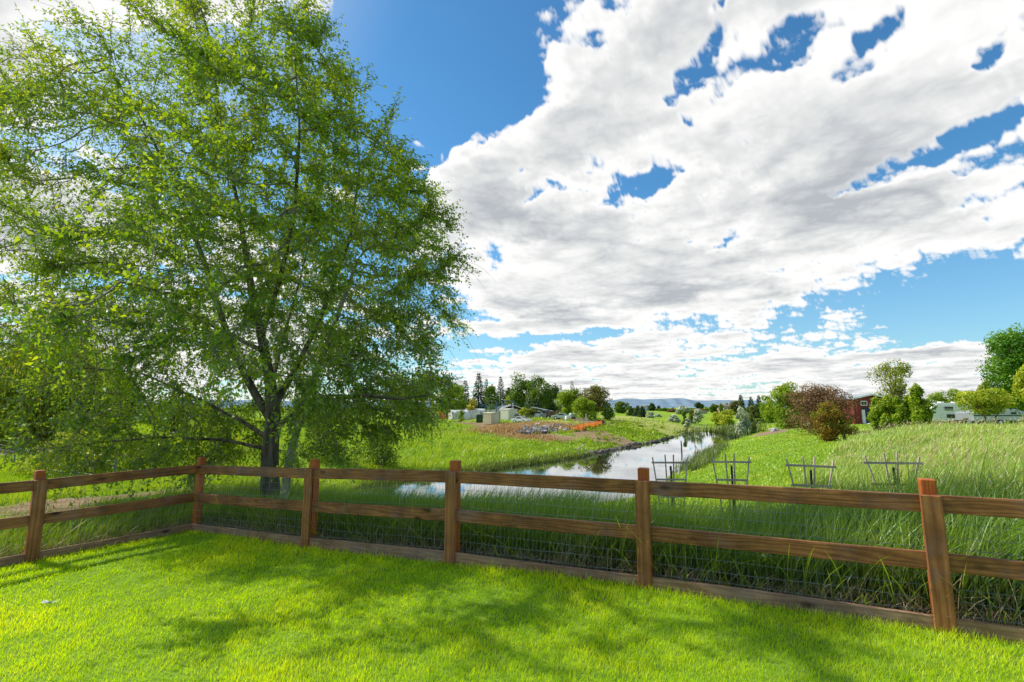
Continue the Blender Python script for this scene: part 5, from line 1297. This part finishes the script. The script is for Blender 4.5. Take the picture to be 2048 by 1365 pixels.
# camper trailer and low trailer
def wheels(root, xs, y, r=.34, w=.2):
    for x in xs:
        for s in (-1, 1):
            t = MB().tube([(x, s * y - w / 2, r), (x, s * y + w / 2, r)], r, 16).build('wheel', M_rubber, root, bevel=.02); MB().tube([(x, s * y - w / 2 - .01, r), (x, s * y + w / 2 + .01, r)], r * .55, 12).build('rim', M_white, t)
D = 58; b = at(1915, 848, D); z = gz(b.x, b.y); m_ = mpp(D)
root = empty('camper_trailer', (b.x, b.y, z), -.05, 'white camper trailer with two dark windows parked beyond the tall grass', 'camper')
Ht = at(0, 808, D).z - z; Lh = 66 * m_
MB().prism([(-Lh, Ht * .45), (-Lh + .25, Ht * .80), (-Lh + .9, Ht), (Lh, Ht), (Lh + .15, Ht * .9), (Lh + .15, .45), (-Lh + .7, .45), (-Lh + .25, .60)], -1.2, 1.2).build('body', M_white, root, bevel=.06, seg=2)
MB().box((.2, 0, Ht + .04), (Lh * 2 - 1.1, 2.2, .09)).build('roof', M_white_dirty, root, bevel=.02)
for k in range(7): MB().box((.25, -1.215, .7 + k * (Ht - .9) / 7), (Lh * 2 - .6, .012, .02)).build('trim', M_metalroof, root)
for (x0, x1, y0, y1) in ((1877, 1893, 814, 818), (1877.5, 1893, 819.4, 821), (1880, 1896, 829, 836)):
    f = MB().box((((x0 + x1) / 2 - 1915) * m_, -1.222, at(0, (y0 + y1) / 2, D).z - z), ((x1 - x0 + 2) * m_, .03, (y1 - y0 + 1.5) * m_)).build('window', M_white_dirty, root)
    MB().box((((x0 + x1) / 2 - 1915) * m_, -1.245, at(0, (y0 + y1) / 2, D).z - z), ((x1 - x0) * m_, .02, (y1 - y0) * m_)).build('pane', M_glass, f)
MB().box((1.6, -1.23, 1.5), (.65, .03, 1.85)).build('door', M_white_dirty, root, bevel=.01)
for k in range(3): MB().box((-1.6 + 1.5 * k, 0, Ht + .16), (.4, .5, .16)).build('roof_vent', M_white, root, bevel=.02)
wheels(root, (.3, 1.1), 1.1)
D = 47; b = at(1985, 853, D); z = gz(b.x, b.y) ; m_ = mpp(D)
root = empty('covered_trailer', (b.x, b.y, z), .03, 'low white and pale teal covered trailer right of the camper behind the small spreading tree', 'trailer')
MB().prism([(-2.6, .45), (-2.6, 1.25), (-1.8, 1.35), (1.6, 1.55), (2.35, 1.2), (2.5, .8), (2.4, .45)], -.95, .95).build('body', M_metalroof, root, bevel=.05, seg=2)
MB().prism([(-2.62, .9), (-2.62, 1.0), (2.46, .98), (2.50, .88)], -.97, -.95).build('stripe', M_dgreen, root)
MB().box((2.75, 0, .75), (.5, 1.3, .7), taper=.8).build('tarp_bundle', M_teal, root, bevel=.08)
MB().box((1.2, -.96, 1.15), (.5, .02, .22)).build('window', M_glass, root)
MB().bar((-2.6, 0, .5), (-3.6, 0, .45), .1).build('tow_bar', M_black, root)
wheels(root, (-.2,), .92, .3)

# tan house in the distance
D = 260; b = at(1454, 823, D); z = gz(b.x, b.y); m_ = mpp(D)
root = empty('tan_house', (b.x, b.y, z), .25, 'tan house with a low brown hip roof behind the yellow willows', 'house')
MB().box((0, 3, 1.6), (3.6, 6, 3.4)).build('wall', M_stucco, root)
MB().box((-.2, 3, 3.7), (5.0, 7.4, 1.0), taper=.45).build('roof', M_brownroof, root)
window(root, -.8, 0, 1.7, .8, .9, 1); window(root, .8, 0, 1.7, .8, .9, 1)
MB().box((1.9, 3, 4.1), (.4, .5, 1.1)).build('chimney', M_stucco, root)
D = 200; b = at(1222, 828, D); z = gz(b.x, b.y)
root = empty('white_shed', (b.x, b.y, z), -.3, 'small white shed at the right foot of the yard trees by the fairway', 'shed')
gable(root, 3, 3.2, 1.7, 2.3, M_white, M_white_dirty, .2); MB().box((.2, -.03, .85), (.8, .05, 1.6)).build('door', M_glass, root)
D = 230; b = at(1313, 826, D); z = gz(b.x, b.y)
b = at(1402, 826, 230); z = gz(b.x, b.y); root = empty('low_house', (b.x, b.y, z), .1, 'low dark roofed house under the round dark tree', 'house')
gable(root, 6, 4, 1.4, 2.2, M_stucco, M_brownroof, .3); window(root, 0, 0, .5, .9, .7)
b = at(1294, 822, 300); z = gz(b.x, b.y); root = empty('grey_house', (b.x, b.y, z), .1, 'long low grey house between the spruces and the dark pyramid tree', 'house')
gable(root, 9, 5, 1.8, 3.2, M_metalroof, M_brownroof, .3); window(root, -2, 0, .6, 1.2, .8)
D = 95; b = at(262, 826, D); z = gz(b.x, b.y)
root = empty('white_house', (b.x, b.y, z), .1, 'white house with a pale roof seen through the left part of the huge tree', 'house')
gable(root, 7, 6, 2.4, 3.7, M_white, M_metalroof, .4); window(root, -1.6, 0, 1.0, 1.1, 1.0); window(root, 1.8, 0, 1.0, 1.1, 1.0); MB().box((0, -.03, 1.0), (.9, .05, 2.0)).build('door', M_glass, root)

# the yard across the pond ------------------------------------------------
def sit(px, py, D): b = at(px, py, D); return b.x, b.y, gz(b.x, b.y)
def shed_box(name, px, py, D, w, d_, h, rz, mat, label, ridges=9, roofm=None):
    x, y, z = sit(px, py, D); root = empty(name, (x, y, z), rz, label, 'shed' if 'shed' in name else 'container')
    mb = MB(); mb.box((0, 0, h / 2), (w, d_, h)); 
    for k in range(ridges):
        t = (k + .5) / ridges - .5
        mb.box((t * w, -d_ / 2 - .02, h / 2), (w / ridges * .45, .04, h - .12)); mb.box((-w / 2 - .02, t * d_, h / 2), (.04, d_ / ridges * .45, h - .12)); mb.box((w / 2 + .02, t * d_, h / 2), (.04, d_ / ridges * .45, h - .12))
    mb.build('wall', mat, root)
    MB().prism([(-w / 2 - .12, h + .005), (w / 2 + .12, h + .005), (w / 2 + .12, h + .08), (0, h + .22), (-w / 2 - .12, h + .08)], -d_ / 2 - .12, d_ / 2 + .12).build('roof', roofm or mat, root)
    MB().box((w * .1, -d_ / 2 - .05, h * .45), (w * .4, .03, h * .86)).build('door', mat, root)
    return root
shed_box('tan_shed', 983, 847, 96, 2.2, 2.2, 2.0, .78, M_tan, 'square tan metal shed nearest the pond beside the dead grass')
shed_box('cream_shed', 1018, 842, 104, 2.4, 2.6, 2.1, .72, M_cream, 'cream metal shed behind and right of the tan one')
shed_box('green_container', 959, 844, 100, 1.2, 1.2, 1.35, .05, M_dgreen, 'dark green metal box left of the tan shed', 5)
shed_box('white_container', 990, 838, 116, 5.2, 2.2, 1.75, .05, M_white_dirty, 'long white container showing over the tan and cream sheds', 12)
shed_box('long_white_container', 942, 838, 118, 4.0, 2.2, 1.7, .05, M_white_dirty, 'white panel container right of the gabled white tents', 12)
def tent(px, py, D, w, d_, he, hp, rz, label, mat=None):
    x, y, z = sit(px, py, D); root = empty('tent', (x, y, z), rz, label, 'tent', 'white storage tents in the yard')
    mat = mat or M_white_dirty
    mb = MB(); prof = [(-w / 2, 0), (-w / 2, he), (-w * .3, he + (hp - he) * .55), (0, hp), (w * .3, he + (hp - he) * .55), (w / 2, he), (w / 2, 0)]
    mb.prism(prof, 0, d_).build('canopy', mat, root, bevel=.03); MB().prism([(-w * .3, .02), (-w * .3, he * .9), (0, hp * .82), (w * .3, he * .9), (w * .3, .02)], -.03, -.005).build('door_flap', M_grey_tent, root)
M_grey_tent = plain_mat('grey_tent_flap', (.50, .50, .47), rough=.8)
tent(915, 839, 110, 2.6, 4, 1.1, 2.1, -.35, 'gabled white tent with its end facing the pond, next to the sapling')
tent(900, 838, 114, 2.8, 4, 1.4, 2.1, -1.2, 'broad white tent beside the orange tarp')
tent(930, 836, 122, 2.6, 5, 1.4, 2.35, -1.2, 'white tent furthest back, rising above the other two')
x, y, z = sit(881, 836, 116); root = empty('orange_tarp_load', (x, y, z), .2, 'bright orange tarp stretched over a load left of the white tents', 'tarp')
MB().prism([(-1.0, .1), (-.95, 1.25), (-.5, 1.6), (.6, 1.55), (.95, 1.1), (1.15, .1)], -.7, .7).build('tarp', M_orange, root, bevel=.12, seg=2)
MB().box((0, 0, .08), (1.8, 1.2, .16)).build('pallet', M_brown, root)
D = 132; x, y, z = sit(938, 830, D); root = empty('green_roofed_building', (x, y, z), -1.15, 'long building with a green metal roof behind the white tents', 'building')
gable(root, 6, 9, 1.9, 3.0, M_darkred, M_green_roof, .4); MB().box((0, -.03, .9), (1, .05, 1.7)).build('door', M_white_dirty, root)
D = 124; x, y, z = sit(1024, 832, D); root = empty('dark_red_barn', (x, y, z), .35, 'dark red barn with a shallow grey metal roof in the yard', 'barn')
gable(root, 6.4, 6, 1.9, 3.1, M_darkred, M_metalroof, .5, .1, fascia=M_white); window(root, .6, 0, 1.0, .8, .7); MB().box((-1.4, -.03, .8), (1.3, .05, 1.6)).build('door', M_brown, root)
D = 118; x, y, z = sit(1086, 834, D); root = empty('open_carport', (x, y, z), -.25, 'open carport with a sloping pale metal roof left of the stake truck', 'carport')
mb = MB(); mb.prism([(-2.6, 2.3), (2.4, 1.35), (2.4, 1.45), (-2.6, 2.42)], -1.6, 1.6); mb.build('roof', M_metalroof, root)
for sx in (-2.3, 0, 2.2):
    for sy in (-1.4, 1.4): MB().box((sx, sy, (2.2 - (sx + 2.3) * .19) / 2), (.1, .1, 2.2 - (sx + 2.3) * .19)).build('post', M_brown, root)
MB().box((0, 1.45, .8), (4.6, .05, 1.5)).build('back_wall', M_brown, root)
# steel frame
D = 112; x0, y0, z0 = sit(996, 838, D); root = empty('steel_frame', (x0, y0, z0), .05, 'blue grey steel frame of posts and beams standing above the containers', 'frame'); m_ = mpp(D)
for px, top in ((972, 806), (993, 803), (1026, 800), (1023, 802), (980, 815)):
    h = at(px, top, D).z - z0; MB().box(((px - 996) * m_, 0, h / 2), (.22, .2, h)).build('post', M_steel, root)
for a, b_ in (((966, 808), (985, 815)), ((985, 813), (1000, 806)), ((960, 813), (1008, 812)), ((1026, 803), (1040, 812)), ((1000, 803), (1026, 801)), ((1008, 805), (1016, 812))):
    MB().bar(((a[0] - 996) * m_, .1, at(0, a[1], D).z - z0), ((b_[0] - 996) * m_, .1, at(0, b_[1], D).z - z0), .12).build('beam', M_steel, root)
x, y, z = sit(1026, 838, 106); root = empty('utility_pole', (x, y, z), 0, 'thin pale pole rising behind the cream shed', 'pole'); MB().tube([(0, 0, 0), (0, 0, 3.4)], [.08, .06], 8).build('shaft', M_white_dirty, root); MB().box((0, 0, 3.3), (.5, .06, .06)).build('crossarm', M_white_dirty, root)
# vehicles
def paint(name, c): return plain_mat(name, c, rough=.25, var=.04, spec=.6)
def car(name, px, py, D, rz, label, col, cat='car', Ln=4.4, Hh=1.42, suv=False, W=1.75, group=None):
    x, y, z = sit(px, py, D); root = empty(name, (x, y, z), rz, label, cat, group)
    k = Hh / 1.42; l = Ln / 2
    if suv: prof = [(-l, .35), (-l, 1.0), (-l + .1, 1.1), (-l + .25, 1.75 * k), (.5, 1.75 * k), (1.05, 1.1 * k), (l - .1, 1.0), (l, .7), (l, .35)]
    else: prof = [(-l, .35), (-l, .85), (-l + .8, .98 * k), (-l + 1.35, 1.4 * k), (.25, 1.42 * k), (1.0, .98 * k), (l - .15, .82), (l, .6), (l, .35)]
    MB().prism(prof, -W / 2, W / 2).build('body', col, root, bevel=.06, seg=2)
    if suv: wp = [(-l + .3, 1.15 * k), (-l + .38, 1.62 * k), (.42, 1.62 * k), (.85, 1.15 * k)]
    else: wp = [(-l + 1.05, 1.02 * k), (-l + 1.45, 1.32 * k), (.2, 1.33 * k), (.75, 1.02 * k)]
    MB().prism(wp, -W / 2 - .012, W / 2 + .012).build('side_window', M_glass, root)
    ws = ((.55, 1.72 * k), (1.02, 1.14 * k)) if suv else ((.32, 1.40 * k), (.98, 1.0 * k))
    MB().bar((ws[0][0] + .03, 0, ws[0][1]), (ws[1][0] + .03, 0, ws[1][1]), W * .82, .02).build('windscreen', M_glass, root)
    wheels(root, (-l + .8, l - .85), W / 2 - .08, .33)
    for s in (-1, 1): MB().box((l + .005, s * W * .36, .66), (.05, .3, .14)).build('headlight', M_white, root)
    return root
P_w, P_dk, P_pale, P_green, P_grey = paint('paint_white', (.75, .75, .74)), paint('paint_dark', (.03, .035, .05)), paint('paint_beige', (.52, .45, .38)), paint('paint_pale_green', (.45, .55, .48)), paint('paint_grey', (.16, .18, .2))
G = 'old cars parked in the yard'
car('dark_suv', 1006, 843, 106, 2.8, 'dark wagon squeezed between the tan and cream sheds', P_dk, Ln=3.6, Hh=1.3, suv=True, group=G)
car('parked_car', 1033, 842, 104, 3.0, 'beige sedan behind the white wrecked car', P_pale, Ln=3.6, Hh=1.2, group=G)
car('wrecked_car', 1043, 848, 94, -.6, 'white wrecked car at the edge of the dead grass', P_w, Ln=3.6, Hh=1.25, group=G)
car('parked_car', 1057, 836, 112, .2, 'grey sedan beside the brown stake bed trailer', P_grey, Ln=3.6, Hh=1.2, group=G)
car('parked_van', 1075, 836, 110, .1, 'white van nose under the carport roof', P_w, Ln=3.2, Hh=1.3, suv=True, cat='van', group=G)
car('parked_car', 1123, 842, 100, 2.9, 'pale green sedan right of the stake truck', P_green, Ln=3.8, Hh=1.25, group=G)
car('parked_car', 862, 837, 112, .1, 'white car half hidden behind the outer leaves of the huge tree', P_w, Ln=3.8, Hh=1.3, group=G)
car('parked_car', 826, 837, 112, .2, 'white car further left, deeper behind the leaves of the huge tree', P_w, Ln=3.6, Hh=1.2, group=G)
def stake_bed(name, px, py, D, rz, label, cab):
    x, y, z = sit(px, py, D); root = empty(name, (x, y, z), rz, label, 'truck' if cab else 'trailer')
    MB().box((0, 0, .75), (2.6, 1.8, .14)).build('bed', M_brown, root)
    for s in (-1, 1):
        mb = MB()
        for k in range(4): mb.box((0, s * .88, .95 + k * .22), (2.6, .04, .12))
        for k in range(4): mb.box((-1.2 + k * .8, s * .92, 1.2), (.08, .04, .95))
        mb.build('stake_side', M_brown, root)
    wheels(root, (-.8, .8), .8, .34)
    if cab:
        MB().prism([(1.35, .4), (1.35, 1.9), (2.1, 1.9), (2.3, 1.25), (2.95, 1.1), (2.95, .4)], -.85, .85).build('cab', P_grey, root, bevel=.06); MB().prism([(1.5, 1.25), (1.5, 1.75), (2.05, 1.75), (2.2, 1.25)], -.87, .87).build('side_window', M_glass, root)
        wheels(root, (2.4,), .78, .36)
stake_bed('stake_trailer', 1043, 837, 110, .05, 'brown stake sided trailer just right of the cream shed', False)
stake_bed('stake_truck', 1108, 841, 104, 2.6, 'grey farm truck with brown stake sides under the bright trees', True)
x, y, z = sit(1146, 840, 104); root = empty('storage_tank', (x, y, z), .5, 'pale mint round tank under the bright young tree', 'tank')
MB().tube([(-.8, 0, .7), (-.7, 0, .7), (.7, 0, .7), (.8, 0, .7)], [.3, .5, .5, .3], 16).build('tank_shell', M_mint, root, smooth=True); MB().box((0, 0, .12), (1.1, .6, .24)).build('cradle', M_brown, root)
x, y, z = sit(1136, 842, 98); root = empty('wrapped_pallet', (x, y, z), .3, 'small white wrapped pallet beside the pale green sedan', 'pallet'); MB().box((0, 0, .45), (1.1, .9, .7), taper=.9).build('load', M_white_dirty, root, bevel=.06); MB().box((0, 0, .06), (1.2, 1, .1)).build('pallet_base', M_brown, root)
# saw horses and stacked poles
for k, (px, lab) in enumerate(((1156, 'left one of the three weathered sawhorses'), (1164, 'middle one of the three weathered sawhorses'), (1172, 'right one of the three weathered sawhorses'))):
    x, y, z = sit(px, 845 + k * .8, 92); root = empty('sawhorse', (x, y, z), .9, lab, 'sawhorse', 'sawhorses by the orange netting')
    MB().bar((-.5, 0, .95), (.5, 0, .95), .1).build('beam', M_grey_wood, root)
    for sx in (-.42, .42):
        for sy in (-.35, .35): MB().bar((sx, 0, .92), (sx * 1.15, sy, 0), .07).build('leg', M_grey_wood, root)
x, y, z = sit(1172, 838, 100); root = empty('garden_post', (x, y, z), 0, 'white upright post before the bronze green maple', 'post'); MB().box((0, 0, .65), (.16, .16, 1.3)).build('post_body', M_white, root, bevel=.02); MB().box((.15, 0, .3), (.5, .3, .3)).build('post_foot', M_white_dirty, root)
x, y, z = sit(1200, 850, 88); root = empty('quad_bike', (x, y, z), .4, 'small red quad bike at the top end of the orange netting', 'quad bike')
MB().prism([(-.8, .5), (-.7, .8), (-.1, .85), (.2, .95), (.75, .8), (.85, .5)], -.3, .3).build('body', M_red, root, bevel=.05); MB().box((-.25, 0, .92), (.7, .3, .14)).build('seat', M_black, root, bevel=.03); MB().bar((.35, -.35, 1.15), (.35, .35, 1.15), .04).build('handlebar', M_black, root); wheels(root, (-.55, .6), .42, .26, .2)
# orange netting on posts
root = empty('safety_netting', sit(1180, 858, 80), 0, 'orange plastic safety netting strung on stakes down the bank', 'netting'); org = Vector(root.location)
def net_mat():
    m, nt, out = new_mat('orange_netting'); tc = N(nt, 'ShaderNodeTexCoord'); p = N(nt, 'ShaderNodeBsdfPrincipled'); L(nt, ramp(nt, noise_tex(nt, tc.outputs['Object'], 2, 4), [(.3, (.75, .12, .015)), (.7, (.95, .22, .04))]), p.inputs['Base Color'])
    t = N(nt, 'ShaderNodeBsdfTranslucent'); t.inputs[0].default_value = (.95, .25, .04, 1); mx = N(nt, 'ShaderNodeMixShader'); mx.inputs[0].default_value = .4; L(nt, p.outputs[0], mx.inputs[1]); L(nt, t.outputs[0], mx.inputs[2]); L(nt, mx.outputs[0], out.inputs[0]); return m
M_net = net_mat()
pts = [(1122, 851, 86), (1134, 855, 82), (1146, 861, 77), (1156, 865, 75), (1168, 862, 77), (1180, 858, 80), (1192, 854, 83), (1204, 850, 87)]
mb = MB(); prev = None
for k, p in enumerate(pts):
    x, y, z = sit(*p); q = Vector((x, y, z)) - org; hh = .30 if k < 3 else .95
    MB().box((q.x, q.y, q.z + hh / 2), (.05, .05, hh + .1)).build('stake', M_brown, root)
    if prev is not None:
        a, ha = prev; K = 14
        for j in range(K):     # strips with small gaps, like netting seen from afar
            s0, s1 = j / K, (j + .8) / K; sag = -.05 * math.sin(math.pi * s0)
            A, B = a.lerp(q, s0), a.lerp(q, s1); h0 = ha + (hh - ha) * s0; b0 = len(mb.v)
            mb.v += [tuple(A + Vector((0, 0, .03))), tuple(B + Vector((0, 0, .03))), tuple(B + Vector((0, 0, h0 + sag))), tuple(A + Vector((0, 0, h0 + sag)))]; mb.f.append((b0, b0 + 1, b0 + 2, b0 + 3))
        mb.bar(a + Vector((0, 0, ha)), q + Vector((0, 0, hh)), .03)
    prev = (q, hh)
mb.build('net', M_net, root)
# rubble heap of broken concrete and boards: nobody could count it
mb = MB(); rr_ = random.Random(8)
for k in range(420):
    px = rr_.gauss(1078, 20); t = rr_.random(); x, y, z = sit(px, 858 + 10 * t + (px - 1078) * .08, 83 - 9 * t)
    q = Matrix.Rotation(rr_.uniform(0, 3.1), 3, 'Z') @ Matrix.Rotation(rr_.gauss(0, .4), 3, 'X')
    mb.box((x, y, z + rr_.uniform(0, .45)), (rr_.uniform(.2, 1.0), rr_.uniform(.1, .5), rr_.uniform(.05, .3)), q)
rb = mb.build('rubble', plain_mat('rubble_grey', (.34, .33, .33), rough=.9, var=.4, scale=.9, col2=(.08, .075, .08)))
tag(rb, 'heap of grey broken concrete and boards among the dead grass', 'rubble', kind='stuff')
mb = MB()
for k in range(300):
    i = rr_.randrange(len(SHL) - 3) + 2; t = rr_.random(); a, c = SHL[i], SHL[i + 1]; px, py = a[0] + (c[0] - a[0]) * t, a[1] + (c[1] - a[1]) * t
    if px < 1150 or px > 1345: continue
    x, y, z = sit(px, py - 1.5, wat_D(py) + rr_.uniform(0, 1.5)); s = rr_.uniform(.15, .45)
    mb.box((x, y, max(z, WATER) + s * .2), (s * 1.4, s, s * .8), Matrix.Rotation(rr_.uniform(0, 3), 3, 'Z') @ Matrix.Rotation(rr_.gauss(0, .4), 3, 'X'), taper=.7)
tag(mb.build('shore_stones', plain_mat('wet_stone', (.16, .13, .11), rough=.8, var=.4)), 'dark stones and dirt clods along the left waterline', 'stones', kind='stuff')
# sticks and snags in the pond
for k, (px, y0, y1, lab) in enumerate(((1363, 882, 902, 'thickest dark post standing in the pond'), (1390.5, 885, 902, 'thin dark stick right of the thick post in the pond'),
                                       (1404, 889, 906, 'palest thin stick, rightmost one standing in the pond'), (1303, 889, 892, 'short stub of wood near the left shore'))):
    D = wat_D(y1); b = at(px, y1, D); h = at(px, y0, D).z - WATER; w = .085 if k == 0 else .04
    tag(MB().tube([(b.x, b.y, WATER - .5), (b.x + .02, b.y, WATER + h * .5), (b.x - .01, b.y, WATER + h)], [w, w * .9, w * .7], 7).build('pond_post' if k == 0 else 'stick', M_brown), lab, 'post' if k == 0 else 'stick')
D = wat_D(921); b = at(1395, 921, D); h = at(1393, 893, D).z - WATER
tag(MB().tube([(b.x, b.y, WATER - .4), (b.x, b.y, WATER + h * .8), (b.x - .08, b.y, WATER + h), (b.x - .22, b.y, WATER + h + .02)], [.03, .025, .02, .045], 6).build('bent_stick', M_brown), 'bent dark stick with a hooked top standing closest in the pond', 'stick')
D = wat_D(892); b = at(1417, 892, D)
tag(MB().tube([(b.x, b.y, WATER + .02), (b.x + .6, b.y, WATER + .55)], [.03, .015], 5).tube([(b.x, b.y, WATER + .02), (b.x + .55, b.y - 1.2, WATER + .03)], [.03, .015], 5).build('fallen_branch', M_grey_wood), 'forked pale branch lying on the pond near the right shore', 'branch')
for px, py, s, lab in ((1431, 886, .5, 'dark floating log near the right shore'), (1333, 879, .7, 'dark snag standing in the water off the left shore'), (1326, 883, .4, 'small forked snag just left of the larger snag'), (1312, 886, 1.2, 'long low floating branch off the left shore')):
    b = at(px, py, wat_D(py)); r_ = random.Random(int(px)); mb = MB()
    mb.tube([(b.x - s * .6, b.y, WATER), (b.x, b.y, WATER + .08), (b.x + s * .6, b.y + .1, WATER + .02)], [.05, .07, .03], 6)
    if 'snag' in lab: mb.tube([(b.x, b.y, WATER), (b.x + .05, b.y, WATER + s)], [.05, .03], 6).tube([(b.x - .3 * s, b.y, WATER + s * 1.0), (b.x + .05, b.y, WATER + s * .75), (b.x + .4 * s, b.y, WATER + s * 1.05)], [.04, .05, .03], 6)
    else: mb.tube([(b.x, b.y, WATER + .05), (b.x + .2, b.y, WATER + .25)], [.03, .02], 5)
    tag(mb.build('snag', M_black), lab, 'snag')
# driftwood by the far bank, footbridge rail at the head of the pond
x, y, z = sit(1160, 907, 54); tag(MB().tube([(x - .7, y, z + .1), (x, y, z + .25), (x + .7, y + .2, z + .7)], [.07, .06, .03], 6).tube([(x - .1, y, z + .2), (x + .5, y - .4, z + .05)], [.05, .03], 6).build('driftwood', M_grey_wood), 'bleached driftwood on the far waterline', 'driftwood')
D = 108; A = at(1388, 853, D); root = empty('footbridge', (A.x, A.y, WATER), 0, 'low grey plank footbridge with a rail across the head of the pond', 'footbridge'); ln = 38 * mpp(D)
MB().box((ln / 2, 0, .35), (ln, .9, .12)).build('deck', M_grey_wood, root)
for k in range(9): MB().box((ln * k / 8, -.4, .45), (.08, .08, 1.3)).build('post', M_grey_wood, root)
MB().box((ln / 2, -.4, 1.1), (ln, .06, .08)).build('rail', M_grey_wood, root)
# old wire fence in the left pasture
root = empty('pasture_fence', sit(60, 935, 15), 0, 'sagging wire fence on thin steel posts in the left pasture', 'fence'); org = Vector(root.location); pr = None; mb = MB()
for p in ((-120, 880, 30), (-40, 893, 25), (30, 912, 20.5), (85, 930, 17.5), (150, 944, 15.8), (230, 944, 15.4)):
    x, y, z = sit(*p); q = Vector((x, y, z)) - org
    MB().box((q.x, q.y, q.z + .45), (.04, .04, 1.1)).build('post', M_steel, root)
    if pr is not None:
        for hh in (.15, .35, .55, .75, .95):
            mb.tube([pr + Vector((0, 0, hh)), (pr + q) / 2 + Vector((0, 0, hh - .06)), q + Vector((0, 0, hh))], .005, 4, cap=False)
    pr = q
mb.build('wire_mesh', M_wire, root)
